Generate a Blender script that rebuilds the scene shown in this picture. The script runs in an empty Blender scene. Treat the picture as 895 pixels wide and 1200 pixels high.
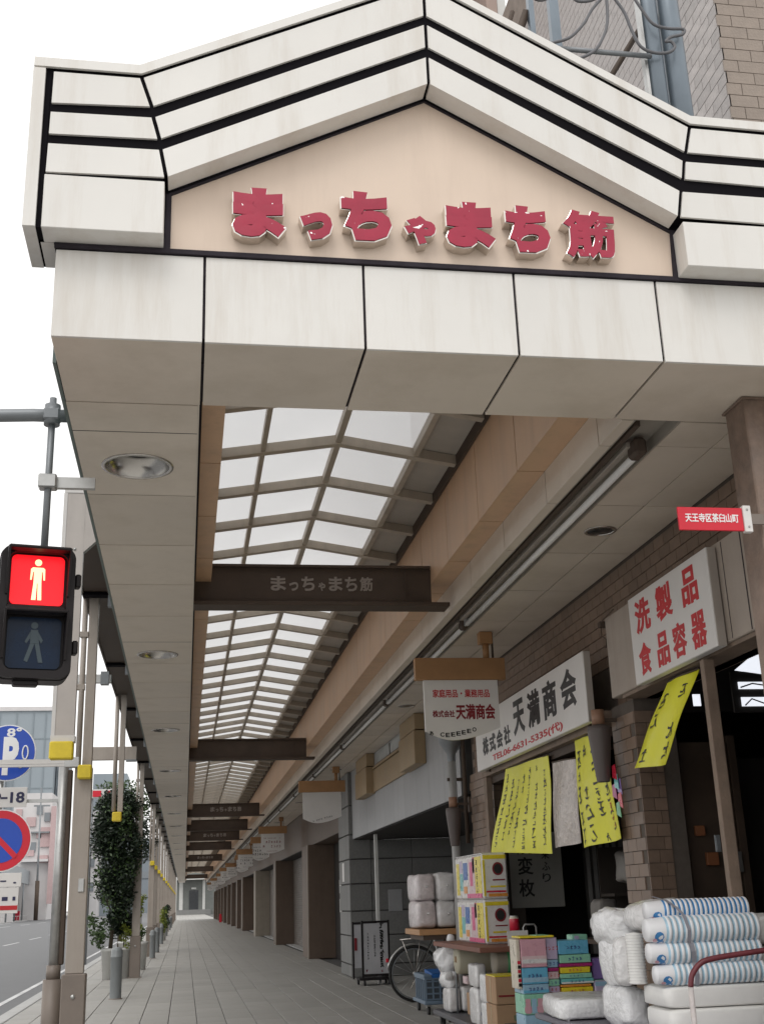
import bpy, bmesh, math, random
from mathutils import Vector, Matrix, noise
scene = bpy.context.scene
COL = scene.collection
rad = math.radians

# ------------------------------------------------------------------ camera
cam_data = bpy.data.cameras.new('camera')
cam = bpy.data.objects.new('camera', cam_data)
COL.objects.link(cam)
yaw, pit, roll = .171022344, .322128232, -.0352476154
F = Vector((math.sin(yaw)*math.cos(pit), math.cos(yaw)*math.cos(pit), math.sin(pit)))
R0 = Vector((math.cos(yaw), -math.sin(yaw), 0)); U0 = R0.cross(F)
R = R0*math.cos(roll) + U0*math.sin(roll); U = -R0*math.sin(roll) + U0*math.cos(roll)
M = Matrix((R, U, -F)).transposed().to_4x4(); M.translation = Vector((0, 0, 1.55))
cam.matrix_world = M
cam_data.sensor_fit = 'VERTICAL'; cam_data.sensor_height = 24; cam_data.lens = 1359.33/1200*24
cam_data.clip_end = 5000; cam_data.clip_start = .05
scene.camera = cam

# ------------------------------------------------------------------ world, sun, exposure
w = bpy.data.worlds.new('World'); scene.world = w; w.use_nodes = True
nt = w.node_tree; nt.nodes.clear()
out = nt.nodes.new('ShaderNodeOutputWorld'); bg = nt.nodes.new('ShaderNodeBackground')
sky = nt.nodes.new('ShaderNodeTexSky'); sky.sky_type = 'NISHITA'; sky.sun_disc = False
SUN_EL, SUN_ROT = rad(52), rad(205)
sky.sun_elevation = SUN_EL; sky.sun_rotation = SUN_ROT; sky.air_density = 1.0; sky.dust_density = 3
hs = nt.nodes.new('ShaderNodeHueSaturation'); hs.inputs['Saturation'].default_value = .10
mx = nt.nodes.new('ShaderNodeMix'); mx.data_type = 'RGBA'; mx.inputs[0].default_value = .85
mx.inputs[7].default_value = (13.1, 13.0, 12.85, 1)      # the even grey-white cloud layer
nt.links.new(sky.outputs[0], hs.inputs['Color']); nt.links.new(hs.outputs[0], mx.inputs[6])
nt.links.new(mx.outputs[2], bg.inputs[0]); bg.inputs[1].default_value = .10
nt.links.new(bg.outputs[0], out.inputs[0])
sd = bpy.data.lights.new('sun', 'SUN'); sd.energy = .7; sd.angle = rad(25); sd.color = (1, .97, .92)
so = bpy.data.objects.new('sun', sd); COL.objects.link(so)
dirv = Vector((math.sin(SUN_ROT)*math.cos(SUN_EL), math.cos(SUN_ROT)*math.cos(SUN_EL), math.sin(SUN_EL)))
so.rotation_euler = dirv.to_track_quat('Z', 'Y').to_euler(); so.location = (0, 0, 40)
scene.view_settings.view_transform = 'Standard'; scene.view_settings.look = 'None'
scene.view_settings.gamma = 1; scene.view_settings.exposure = .13; scene.view_settings.use_curve_mapping = False
try:
    scene.cycles.max_bounces = 8; scene.cycles.diffuse_bounces = 5; scene.cycles.transparent_max_bounces = 16
    scene.cycles.use_denoising = True
except Exception: pass

# ------------------------------------------------------------------ materials
MATS = {}
def mat(name, col, rough=.6, metal=0, var=.12, scale=3.0, bump=0, bscale=60, dirt=0, rnd=0, spec=.5, emit=0, trans=0, dirtcol=None, streak=False):
    if name in MATS: return MATS[name]
    m = bpy.data.materials.new(name); m.use_nodes = True; t = m.node_tree; n = t.nodes; L = t.links
    b = n['Principled BSDF']
    b.inputs['Roughness'].default_value = rough; b.inputs['Metallic'].default_value = metal
    b.inputs['Specular IOR Level'].default_value = spec
    if trans: b.inputs['Transmission Weight'].default_value = trans
    tc = n.new('ShaderNodeTexCoord')
    nz = n.new('ShaderNodeTexNoise'); nz.inputs['Scale'].default_value = scale; nz.inputs['Detail'].default_value = 7; nz.inputs['Roughness'].default_value = .62
    L.new(tc.outputs['Object'], nz.inputs['Vector'])
    mr = n.new('ShaderNodeMapRange'); mr.inputs[1].default_value = .3; mr.inputs[2].default_value = .7
    mr.inputs[3].default_value = 1-var; mr.inputs[4].default_value = 1+var*.6
    L.new(nz.outputs[0], mr.inputs[0])
    val = mr.outputs[0]
    if rnd:
        oi = n.new('ShaderNodeObjectInfo'); m2 = n.new('ShaderNodeMapRange'); m2.inputs[3].default_value = 1-rnd; m2.inputs[4].default_value = 1+rnd
        L.new(oi.outputs['Random'], m2.inputs[0]); mm = n.new('ShaderNodeMath'); mm.operation = 'MULTIPLY'
        L.new(val, mm.inputs[0]); L.new(m2.outputs[0], mm.inputs[1]); val = mm.outputs[0]
    vm = n.new('ShaderNodeVectorMath'); vm.operation = 'SCALE'; vm.inputs[0].default_value = col[:3]; L.new(val, vm.inputs['Scale'])
    colout = vm.outputs[0]
    if dirt:
        d = n.new('ShaderNodeTexNoise'); d.inputs['Scale'].default_value = 1.1; d.inputs['Detail'].default_value = 9; d.inputs['Roughness'].default_value = .7
        mp = n.new('ShaderNodeMapping')
        mp.inputs['Scale'].default_value = (5, 5, .55) if streak else (1, 1, 1)
        L.new(tc.outputs['Object'], mp.inputs[0]); L.new(mp.outputs[0], d.inputs['Vector'])
        r = n.new('ShaderNodeMapRange'); r.inputs[1].default_value = .48; r.inputs[2].default_value = .75; r.inputs[4].default_value = dirt
        L.new(d.outputs[0], r.inputs[0])
        mi = n.new('ShaderNodeMix'); mi.data_type = 'RGBA'; L.new(r.outputs[0], mi.inputs[0]); L.new(colout, mi.inputs[6])
        dc = dirtcol or [c*.45 for c in col[:3]]
        mi.inputs[7].default_value = (*dc[:3], 1); colout = mi.outputs[2]
    L.new(colout, b.inputs['Base Color'])
    rr = n.new('ShaderNodeMapRange'); rr.inputs[3].default_value = max(rough-.1, .02); rr.inputs[4].default_value = min(rough+.12, 1)
    L.new(nz.outputs[0], rr.inputs[0]); L.new(rr.outputs[0], b.inputs['Roughness'])
    if bump:
        bz = n.new('ShaderNodeTexNoise'); bz.inputs['Scale'].default_value = bscale; bz.inputs['Detail'].default_value = 4
        L.new(tc.outputs['Object'], bz.inputs['Vector']); bu = n.new('ShaderNodeBump'); bu.inputs['Strength'].default_value = bump; bu.inputs['Distance'].default_value = .01
        L.new(bz.outputs[0], bu.inputs['Height']); L.new(bu.outputs[0], b.inputs['Normal'])
    if emit:
        b.inputs['Emission Strength'].default_value = emit; b.inputs['Emission Color'].default_value = (*col[:3], 1)
    MATS[name] = m
    return m
white_panel = mat('white enamel panel', (.755, .735, .70), .38, var=.06, scale=.9, dirt=.38, dirtcol=(.46, .38, .29), streak=True, rnd=.02)
soffit_m = mat('soffit enamel panel', (.70, .62, .53), .42, var=.07, scale=1.2, dirt=.4, dirtcol=(.40, .33, .24), rnd=.05)
cream_m = mat('cream gable field', (.74, .60, .49), .5, var=.06, scale=1.0, dirt=.25, dirtcol=(.5, .38, .30), streak=True)
pink_m = mat('salmon beige panel', (.62, .405, .255), .45, var=.08, scale=1.5, dirt=.35, dirtcol=(.30, .20, .14), streak=True, rnd=.03)
joint_m = mat('dark joint sealant', (.04, .034, .042), .8, var=.3, scale=8, spec=.15)
groove_m = mat('black groove', (.008, .007, .009), .85, var=.2, spec=.08)
far_gl = mat('hazed distant window', (.22, .24, .26), .3, var=.1)  # glass colour lightened to put distance haze into it
steel_br = mat('dark brown painted steel', (.085, .062, .048), .6, var=.2, scale=3, dirt=.3, dirtcol=(.13, .10, .078), bump=.1, spec=.25)
rafter_m = mat('rafter paint', (.46, .405, .335), .5, var=.15, scale=4, dirt=.4, streak=True)
post_m = mat('taupe painted post', (.36, .315, .275), .42, var=.1, scale=2, dirt=.35, dirtcol=(.18, .14, .11), bump=.06, streak=True)
foot_m = mat('brown painted post foot', (.20, .165, .14), .45, var=.1, scale=3, dirt=.3)
galv = mat('galvanised steel', (.50, .50, .49), .38, metal=.75, var=.15, scale=9, dirt=.25)
galv_d = mat('dull grey steel', (.25, .265, .28), .45, metal=.4, var=.15, scale=6, dirt=.3)
chrome = mat('polished steel rim', (.66, .62, .58), .12, metal=1, var=.03)
dlmetal = mat('downlight reflector', (.62, .60, .57), .22, metal=.95, var=.05, scale=3)
dark_lens = mat('dark lamp glass', (.03, .03, .03), .15)
red_face = mat('raspberry red acrylic', (.38, .014, .05), .35, var=.12, scale=6, dirt=.15, dirtcol=(.6, .2, .25))
_t = red_face.node_tree; _n = _t.nodes; _b = _n['Principled BSDF']     # peeling film: bare steel where it has come off
_tc = _n.new('ShaderNodeTexCoord'); _z = _n.new('ShaderNodeTexNoise'); _z.inputs['Scale'].default_value = 19; _z.inputs['Detail'].default_value = 2; _z.inputs['Distortion'].default_value = .6
_t.links.new(_tc.outputs['Object'], _z.inputs['Vector']); _r = _n.new('ShaderNodeMapRange'); _r.inputs[1].default_value = .685; _r.inputs[2].default_value = .69
_t.links.new(_z.outputs[0], _r.inputs[0]); _mi = _n.new('ShaderNodeMix'); _mi.data_type = 'RGBA'; _src = _b.inputs['Base Color'].links[0].from_socket
_t.links.new(_r.outputs[0], _mi.inputs[0]); _t.links.new(_src, _mi.inputs[6]); _mi.inputs[7].default_value = (.8, .78, .76, 1)
_t.links.new(_mi.outputs[2], _b.inputs['Base Color']); _t.links.new(_r.outputs[0], _b.inputs['Metallic'])
yellow_box = mat('yellow plastic', (.72, .55, .03), .45, var=.1, scale=12, dirt=.3, dirtcol=(.3, .2, .03))
black_pl = mat('black plastic', (.016, .013, .014), .45, var=.2, scale=10, spec=.25)
tile_m = mat('brown ceramic tile', (.20, .138, .10), .45, var=.14, scale=12, rnd=.13, bump=.12, bscale=90)
tile_g = mat('mauve grey ceramic tile', (.40, .36, .345), .3, var=.22, scale=14, rnd=.16, bump=.3, bscale=60)
tile_b = mat('tan brick tile', (.31, .255, .215), .6, var=.12, scale=12, rnd=.05, bump=.3, bscale=60)
grout_l = mat('pale grout', (.255, .21, .18), .9, var=.2, scale=10)
grout = mat('grout', (.11, .09, .075), .9, var=.2, scale=10)
stone_m = mat('grey granite', (.195, .195, .19), .6, var=.14, scale=25, rnd=.09, bump=.1, bscale=150, dirt=.3)
stone_l = mat('pale grey stone cladding', (.35, .355, .365), .45, var=.1, scale=3, rnd=.06, dirt=.35, dirtcol=(.25, .25, .26), streak=True)
beige_m = mat('beige metal cladding', (.36, .26, .15), .5, var=.08, scale=3, dirt=.3)
wood_m = mat('ochre board', (.40, .215, .095), .5, var=.15, scale=4, rnd=.08)
wood_d = mat('weathered brown timber', (.22, .16, .12), .7, var=.25, scale=6, bump=.3, dirt=.3)
sign_white = mat('white sign face', (.70, .68, .66), .35, var=.05, scale=2, dirt=.2, dirtcol=(.45, .40, .35), rnd=.03)
sign_red = mat('red sign face', (.62, .01, .03), .4, var=.06)
ink_black = mat('black lettering', (.014, .013, .013), .5, var=.1)
ink_red = mat('red lettering', (.50, .015, .02), .5, var=.1)
ink_dred = mat('dark red lettering', (.22, .012, .02), .5, var=.1)
ink_grey = mat('grey lettering', (.30, .26, .23), .5, var=.1)
ink_white = mat('white lettering', (.85, .85, .85), .5, var=.05)
ink_navy = mat('navy lettering', (.02, .02, .07), .5, var=.05)
sign_blue = mat('blue sign face', (.012, .07, .46), .35, var=.05)
banner_y = mat('yellow vinyl banner', (.76, .74, .02), .42, var=.08, scale=3, bump=.5, bscale=7)
vinyl_w = mat('crumpled clear bag', (.52, .46, .42), .25, var=.25, scale=9, bump=1.0, bscale=18)
plastic_w = mat('white plastic wrap', (.82, .82, .83), .14, var=.08, scale=6, bump=1.0, bscale=34, spec=.9)
foam_w = mat('white foam', (.78, .77, .75), .55, var=.05, scale=6, bump=.15, bscale=40)
cup_white = mat('paper cup white', (.80, .80, .82), .4, var=.05)
cup_blue = mat('paper cup blue', (.06, .25, .55), .4, var=.25, scale=20)
cup_pale = mat('paper cup pale blue', (.40, .60, .74), .4, var=.2, scale=20)
strap_m = mat('grey strap', (.28, .28, .32), .5)
card_m = mat('brown cardboard', (.40, .255, .15), .8, var=.1, scale=5, dirt=.15)
cream_roll = mat('cream paper roll', (.50, .47, .36), .7, var=.08)
asphalt = mat('asphalt', (.15, .152, .157), .75, var=.12, scale=2.2, bump=.5, bscale=120, dirt=.35, dirtcol=(.155, .16, .165))
slab_m = mat('paving slab', (.35, .34, .318), .58, var=.14, scale=2.2, rnd=.07, bump=.15, bscale=120, dirt=.5, dirtcol=(.235, .22, .195))
slab_b = mat('paving bed', (.10, .098, .094), .9, var=.2, scale=4)
kerb_m = mat('pale concrete kerb', (.46, .46, .45), .8, var=.1, scale=5, rnd=.05, bump=.2, dirt=.3)
road_paint = mat('worn road paint', (.62, .62, .62), .7, var=.25, scale=3, dirt=.5, dirtcol=(.2, .2, .21))
shutter_m = mat('steel shutter', (.135, .115, .10), .45, metal=.2, var=.12, scale=2, dirt=.4, streak=True)
shutter_b = mat('brown steel shutter', (.12, .085, .065), .45, metal=.2, var=.12, scale=2, dirt=.4, streak=True)
pil_m = mat('brown stone pilaster', (.12, .083, .06), .55, var=.12, scale=4, dirt=.35, rnd=.1, streak=True)
pil_l = mat('pale plaster pilaster and lit edge', (.27, .235, .19), .6, var=.12, scale=4, dirt=.35, rnd=.1, streak=True)  # plain plaster on one pilaster; on the others only the painted lit edge
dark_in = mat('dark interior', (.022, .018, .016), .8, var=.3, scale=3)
dark_gl = mat('dark window glass', (.03, .035, .04), .08, var=.1, spec=.8)
conc_m = mat('stained concrete lintel', (.37, .315, .27), .7, var=.12, scale=2, dirt=.4, dirtcol=(.22, .17, .13), streak=True, bump=.15)
rust_m = mat('brown speckled column', (.17, .115, .085), .5, var=.35, scale=9, dirt=.5, dirtcol=(.42, .33, .28), bump=.25, bscale=50)
tube_m = mat('white fluorescent tube', (.80, .79, .77), .3, var=.03)
red_pipe = mat('maroon painted pipe', (.13, .022, .03), .45, var=.2, scale=14, dirt=.3)
rubber = mat('black rubber', (.014, .014, .014), .6)
blue_pl = mat('blue plastic', (.02, .13, .42), .45, var=.1)
blue_gr = mat('blue grey plastic', (.16, .22, .29), .45, var=.1)
pot_m = mat('white plastic plant pot', (.60, .60, .58), .5, var=.08, dirt=.25)
soil_m = mat('soil', (.05, .035, .025), .9)
bark_m = mat('bark', (.09, .07, .05), .9, var=.3, bump=.5)
bollard_m = mat('grey enamelled bollard', (.20, .215, .22), .4, var=.08, dirt=.2)
bldg_blue = mat('pale blue grey cladding', (.30, .345, .38), .6, var=.06, scale=.1)
bldg_white = mat('off white render', (.62, .60, .60), .7, var=.08, scale=.3)
bldg_pink = mat('pale red cladding', (.52, .38, .38), .6, var=.1)  # low-saturation pale red
green_side = mat('green grey sheet metal', (.13, .17, .16), .5, var=.1, scale=2, dirt=.3)
pal = {'pink': (.62, .34, .40), 'lpink': (.66, .50, .52), 'sky': (.13, .42, .62), 'mint': (.27, .58, .42), 'teal': (.15, .48, .48), 'yel': (.74, .60, .03), 'red': (.55, .02, .05),
       'purple': (.24, .16, .42), 'magenta': (.36, .02, .16), 'white': (.72, .70, .68), 'cream': (.62, .56, .46), 'hot': (.66, .07, .22), 'lilac': (.50, .42, .58), 'lblue': (.30, .48, .62), 'orange': (.70, .28, .05), 'green': (.10, .38, .16), 'blue': (.02, .12, .42)}
def pm(k): return mat('printed film '+k, pal[k], .28, var=.07, scale=12, spec=.6, bump=.15, bscale=30)

def glassy(name, tint, trans, fac):
    m = bpy.data.materials.new(name); m.use_nodes = True; t = m.node_tree; n = t.nodes; L = t.links
    for x in list(n):
        if x.type != 'OUTPUT_MATERIAL': n.remove(x)
    o = [x for x in n if x.type == 'OUTPUT_MATERIAL'][0]
    tr = n.new('ShaderNodeBsdfTransparent'); tr.inputs[0].default_value = (*tint, 1)
    tl = n.new('ShaderNodeBsdfTranslucent')
    tc = n.new('ShaderNodeTexCoord'); nz = n.new('ShaderNodeTexNoise'); nz.inputs['Scale'].default_value = 1.3; nz.inputs['Detail'].default_value = 6
    L.new(tc.outputs['Object'], nz.inputs['Vector']); cr = n.new('ShaderNodeMix'); cr.data_type = 'RGBA'
    cr.inputs[6].default_value = (trans*.85, trans*.85, trans*.85, 1); cr.inputs[7].default_value = (trans, trans, trans, 1)
    L.new(nz.outputs[0], cr.inputs[0]); L.new(cr.outputs[2], tl.inputs[0])
    gl = n.new('ShaderNodeBsdfGlossy'); gl.inputs['Roughness'].default_value = .2
    m1 = n.new('ShaderNodeMixShader'); m1.inputs[0].default_value = fac; L.new(tr.outputs[0], m1.inputs[1]); L.new(tl.outputs[0], m1.inputs[2])
    m2 = n.new('ShaderNodeMixShader'); m2.inputs[0].default_value = .04; L.new(m1.outputs[0], m2.inputs[1]); L.new(gl.outputs[0], m2.inputs[2])
    L.new(m2.outputs[0], o.inputs[0]); return m
pane_m = glassy('milky roof pane', (.67, .67, .675), .86, .6)

# ------------------------------------------------------------------ geometry helpers
class MB:
    def __init__(s, *mats): s.bm = bmesh.new(); s.mats = list(mats)
    def box(s, x0, x1, y0, y1, z0, z1, bev=0, mi=0, rz=0, c=None):
        if x0 > x1: x0, x1 = x1, x0
        if y0 > y1: y0, y1 = y1, y0
        if z0 > z1: z0, z1 = z1, z0
        vs = [s.bm.verts.new(p) for p in ((x0,y0,z0),(x1,y0,z0),(x1,y1,z0),(x0,y1,z0),(x0,y0,z1),(x1,y0,z1),(x1,y1,z1),(x0,y1,z1))]
        fs = [s.bm.faces.new([vs[i] for i in f]) for f in ((0,3,2,1),(4,5,6,7),(0,1,5,4),(1,2,6,5),(2,3,7,6),(3,0,4,7))]
        for f in fs: f.material_index = mi
        if rz:
            cc = Vector(c) if c else Vector(((x0+x1)/2, (y0+y1)/2, 0))
            bmesh.ops.rotate(s.bm, verts=vs, cent=cc, matrix=Matrix.Rotation(rz, 3, 'Z'))
        if bev:
            es = list({e for f in fs for e in f.edges})
            r = bmesh.ops.bevel(s.bm, geom=es, offset=bev, segments=1, affect='EDGES', clamp_overlap=True)
            for f in r['faces']: f.material_index = mi
        return s
    def prism(s, pts, vec, mi=0):
        "closed polygon pts (3D) extruded by vec"
        v = Vector(vec); a = [s.bm.verts.new(p) for p in pts]; b = [s.bm.verts.new(Vector(p)+v) for p in pts]
        fs = [s.bm.faces.new(a), s.bm.faces.new(b[::-1])]
        for i in range(len(a)):
            j = (i+1) % len(a); fs.append(s.bm.faces.new([a[j], a[i], b[i], b[j]]))
        for f in fs: f.material_index = mi
        return s
    def face(s, pts, mi=0, smooth=False):
        f = s.bm.faces.new([s.bm.verts.new(p) for p in pts]); f.material_index = mi; f.smooth = smooth; return s
    def cyl(s, p0, p1, r, n=12, r2=None, cap=True, mi=0):
        return s.tube([p0, p1], r, n, cap, mi, r2)
    def tube(s, path, r, n=8, cap=True, mi=0, r2=None, closed=False):
        P = [Vector(p) for p in path]; rings = []; prev = None
        for i, p in enumerate(P):
            if closed: t = P[(i+1) % len(P)] - P[i-1]
            else: t = P[min(i+1, len(P)-1)] - P[max(i-1, 0)]
            t.normalize()
            if prev is None:
                a = Vector((0,0,1)) if abs(t.z) < .9 else Vector((1,0,0)); u = t.cross(a).normalized()
            else: u = (prev - t*prev.dot(t)).normalized()
            prev = u; v = t.cross(u)
            rr = r if r2 is None else r+(r2-r)*i/(len(P)-1)
            if isinstance(r, (list, tuple)): rr = r[i]
            rings.append([s.bm.verts.new(p+(u*math.cos(2*math.pi*k/n)+v*math.sin(2*math.pi*k/n))*rr) for k in range(n)])
        m = len(rings)
        for i in range(m if closed else m-1):
            A, B = rings[i], rings[(i+1) % m]
            for k in range(n):
                f = s.bm.faces.new([A[k], A[(k+1) % n], B[(k+1) % n], B[k]]); f.smooth = True; f.material_index = mi
        if cap and not closed:
            f = s.bm.faces.new(rings[0][::-1]); f.material_index = mi; f = s.bm.faces.new(rings[-1]); f.material_index = mi
        return s
    def lathe(s, prof, c, axis='Z', n=20, mis=None, mi=0):
        "prof: list of (r, h) about point c along axis"
        c = Vector(c); ax = {'X': (Vector((1,0,0)), Vector((0,1,0)), Vector((0,0,1))), 'Y': (Vector((0,1,0)), Vector((0,0,1)), Vector((1,0,0))), 'Z': (Vector((0,0,1)), Vector((1,0,0)), Vector((0,1,0)))}[axis] if isinstance(axis, str) else axis
        rings = []
        for r, h in prof:
            rings.append([s.bm.verts.new(c+ax[0]*h+(ax[1]*math.cos(2*math.pi*k/n)+ax[2]*math.sin(2*math.pi*k/n))*max(r, 1e-4)) for k in range(n)])
        for i in range(len(rings)-1):
            for k in range(n):
                f = s.bm.faces.new([rings[i][k], rings[i][(k+1) % n], rings[i+1][(k+1) % n], rings[i+1][k]]); f.smooth = True
                f.material_index = mis[i] if mis else mi
        return s
    def mesh(s, name):
        bmesh.ops.recalc_face_normals(s.bm, faces=s.bm.faces)
        me = bpy.data.meshes.new(name); s.bm.to_mesh(me); s.bm.free()
        for m in s.mats: me.materials.append(m)
        return me

def soft(mb, c, d, e=.35, amp=.012, seed=0, nu=22, nv=14, fr=9, rz=0, mi=0):
    "rounded, dented soft pack centred at c with half sizes d"
    off = Vector((seed*3.7, seed*1.3, seed*2.1)); rings = []
    def sp(v, p): return math.copysign(abs(v)**p, v)
    cr, sr = math.cos(rz), math.sin(rz)
    for j in range(nv+1):
        ph = -math.pi/2+math.pi*j/nv; ring = []
        for i in range(nu):
            th = 2*math.pi*i/nu
            p = Vector((d[0]*sp(math.cos(ph), e)*sp(math.cos(th), e), d[1]*sp(math.cos(ph), e)*sp(math.sin(th), e), d[2]*sp(math.sin(ph), e)))
            n = p.normalized(); q = p*fr+off
            p += n*(noise.noise(q)*amp*1.4+noise.noise(q*2.7)*amp*.8)
            ring.append(mb.bm.verts.new((c[0]+p.x*cr-p.y*sr, c[1]+p.x*sr+p.y*cr, c[2]+p.z)))
        rings.append(ring)
    for j in range(nv):
        for i in range(nu):
            f = mb.bm.faces.new([rings[j][i], rings[j][(i+1) % nu], rings[j+1][(i+1) % nu], rings[j+1][i]]); f.smooth = True; f.material_index = mi
    return mb
WL = {}     # world location each root's meshes are offset by
def setp(o, label=None, cat=None, group=None, kind=None):
    if label: o['label'] = label
    if cat: o['category'] = cat
    if group: o['group'] = group
    if kind: o['kind'] = kind
def thing(name, label, cat, loc=(0,0,0), group=None, rz=0, local=False):
    o = bpy.data.objects.new(name, None); COL.objects.link(o); o.location = loc; o.rotation_euler = (0, 0, rz); o.empty_display_size = .2
    setp(o, label, cat, group); WL[o.name] = Vector((0,0,0)) if local else Vector(loc)
    return o
def put(name, me, parent=None, loc=None, kind=None, label=None, rot=None):
    o = bpy.data.objects.new(name, me); COL.objects.link(o)
    if parent is not None:
        o.parent = parent
        if parent.type == 'EMPTY': o.location = -WL.get(parent.name, Vector((0,0,0)))
    if loc is not None: o.location = Vector(o.location)+Vector(loc)
    if rot is not None: o.rotation_euler = rot
    setp(o, label, None, None, kind)
    return o
def part(name, mb, parent, **k): return put(name, mb.mesh(name), parent, **k)
def bx(name, m, parent, x0, x1, y0, y1, z0, z1, bev=0, **k):
    return part(name, MB(m).box(x0, x1, y0, y1, z0, z1, bev), parent, **k)
def struct(name, mb): return put(name, mb.mesh(name), None, kind='structure')
def solo(name, mb, label, cat, group=None):
    o = put(name, mb.mesh(name)); setp(o, label, cat, group); return o
def copy_tree(o, parent=None):
    c = o.copy(); COL.objects.link(c)
    if parent is not None: c.parent = parent
    else: WL[c.name] = WL.get(o.name, Vector((0,0,0)))
    for ch in [q for q in o.children]: copy_tree(ch, c)
    return c

FRONT = Matrix(((1,0,0,0),(0,0,-1,0),(0,1,0,0),(0,0,0,1)))           # text facing -Y
SIDE = Matrix(((0,0,-1,0),(-1,0,0,0),(0,1,0,0),(0,0,0,1)))           # text facing -X
def text_mesh(body, w, h, mats, depth=.004, bold=.0, basis=FRONT, at=(0,0,0), z0=0, sloped=.15):
    "flat-topped lettering: the stroke is fattened by the curve bevel, then the depth is flattened"
    cu = bpy.data.curves.new('lettering', 'FONT'); cu.body = body
    cu.size = 1; cu.resolution_u = 3; cu.align_x = 'CENTER'
    cu.extrude = .1; cu.bevel_depth = max(bold, .001); cu.bevel_resolution = 0
    ob = bpy.data.objects.new('t', cu); COL.objects.link(ob)
    dg = bpy.context.evaluated_depsgraph_get(); me = bpy.data.meshes.new_from_object(ob.evaluated_get(dg)); bpy.data.objects.remove(ob)
    me.name = 'lettering'
    if not len(me.vertices): return me
    xs = [v.co.x for v in me.vertices]; ys = [v.co.y for v in me.vertices]
    x0, x1, y0, y1 = min(xs), max(xs), min(ys), max(ys); zt = max(v.co.z for v in me.vertices)
    sx = w/(x1-x0) if w else h/(y1-y0); sy = h/(y1-y0) if h else sx
    A = Vector(at)
    for v in me.vertices:
        z = v.co.z
        zz = depth if z > zt-1e-4 else (depth*(1-sloped) if z > 0 else (0 if z > -zt+1e-4 else 0))
        v.co = (basis @ Vector(((v.co.x-(x0+x1)/2)*sx, (v.co.y-(y0+y1)/2)*sy, zz+z0)))+A
    me.materials.clear()
    for m in mats: me.materials.append(m)
    for p in me.polygons: p.material_index = 0; p.use_smooth = False
    return me
def letters(body, w, h, m, parent, at, basis=FRONT, bold=.02, depth=.004, name='lettering', **k):
    return put(name, text_mesh(body, w, h, [m], depth, bold, basis, at, **k), parent)

rng = random.Random(7)
E_SKY = None
# ================================================================== SETTING: ground, road, pavement
struct('ground', MB(mat('pale worn ground', (.24, .235, .225), .85, var=.15, scale=.5, dirt=.3)).box(-900, 900, -300, 2500, -.5, -.19))
struct('road', MB(asphalt).face([(-17, -60, -.12), (-2.85, -60, -.12), (-2.85, 900, -.12), (-64, 900, -.12)]))
# far pavement follows the slightly diverging far side of the road
def farx(y): return -18.5-.05*y
o = struct('far_pavement', MB(kerb_m).prism([(farx(0), 0, -.15), (farx(0)-14, 0, -.15), (farx(900)-14, 900, -.15), (farx(900), 900, -.15)], (0, 0, .15)))
mb = MB(road_paint)
for k in range(24):
    y = 18+k*12.5; x = -8.6-.012*y
    mb.box(x-.07, x+.07, y, y+6, -.119, -.116)
mb.face([(farx(10)+.8, 10, -.115), (farx(10)+1.05, 10, -.115), (farx(400)+1.1, 400, -.115), (farx(400)+.8, 400, -.115)])
for k in range(9): mb.box(-21.6, -21.4, 110+k*20, 120+k*20, -.119, -.116)
mb.face([(-3.5, 4, -.115), (-3.38, 4, -.115), (-3.38, 300, -.115), (-3.5, 300, -.115)])
road_lines = struct('road_markings', mb)
# pavement: bed + slabs
pav = bpy.data.objects.new('pavement', None)
bed = struct('pavement', MB(slab_b).box(-2.62, 9, -16, 236, -.185, -.022))
PW, PL = .392, .796
xs = [-2.60+i*.402 for i in range(16)]
for _x in range(12): xs.append(xs[-1]+.402)
slabm = MB(slab_m).box(-PW/2, PW/2, -PL/2, PL/2, -.022, 0, .004).mesh('slab')
cnt = 0; ry = 11.2
stuffb = MB(slab_m); yrow = -15.4; row = 0
while yrow < 236:
    for i, x in enumerate(xs):
        if i > 15 and yrow > 4.5: continue
        cx = x+PW/2; cy = yrow+PL/2+((row*0+i % 2)*.4)
        if 11.5 < yrow < 26.6 and cnt < 298:
            s_ = put('slab', slabm, bed, loc=(cx, cy, rng.uniform(-.0015, .0015))); cnt += 1
        elif yrow < 110 or True:
            if yrow > 60 and i == -1: continue
            z = rng.uniform(-.0015, .0015)
            x0, x1, y0, y1 = cx-PW/2, cx+PW/2, cy-PL/2, cy+PL/2
            stuffb.box(x0, x1, y0, y1, -.02, z)
    yrow += PL+.004; row += 1
put('slab', stuffb.mesh('slab'), bed, kind='stuff')
# kerb stones
bx('kerb_stone', kerb_m, None, -2.86, -2.625, -16, 5.5, -.17, 0) if False else None
kst = MB(kerb_m).box(-2.86, -2.625, -.497, .497, -.17, .0, .012).mesh('kerb_stone')
kr = put('kerb', MB(slab_b).box(-2.85, -2.63, -16, 236, -.185, -.03).mesh('kerb')); kr['kind'] = 'structure'
for i in range(131): put('kerb_stone', kst, kr, loc=(0, -15+i, 0))
bx('kerb_stone', kerb_m, kr, -2.86, -2.625, 115.6, 236, -.17, 0, kind='stuff')

# ================================================================== ARCADE
ZS = 4.27; YF = 5.39; YG = 5.24; YEND = 150.0
canopy = thing('arcade_canopy', 'long covered arcade roof with milky glass skylight and enamel soffits over the pavement', 'arcade roof', (-.7, 6.2, 0))
gable = thing('entrance_gable', 'white panelled peaked entrance gable with raised red characters on cream field', 'gable', (0, 5.3, 4.27))
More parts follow.
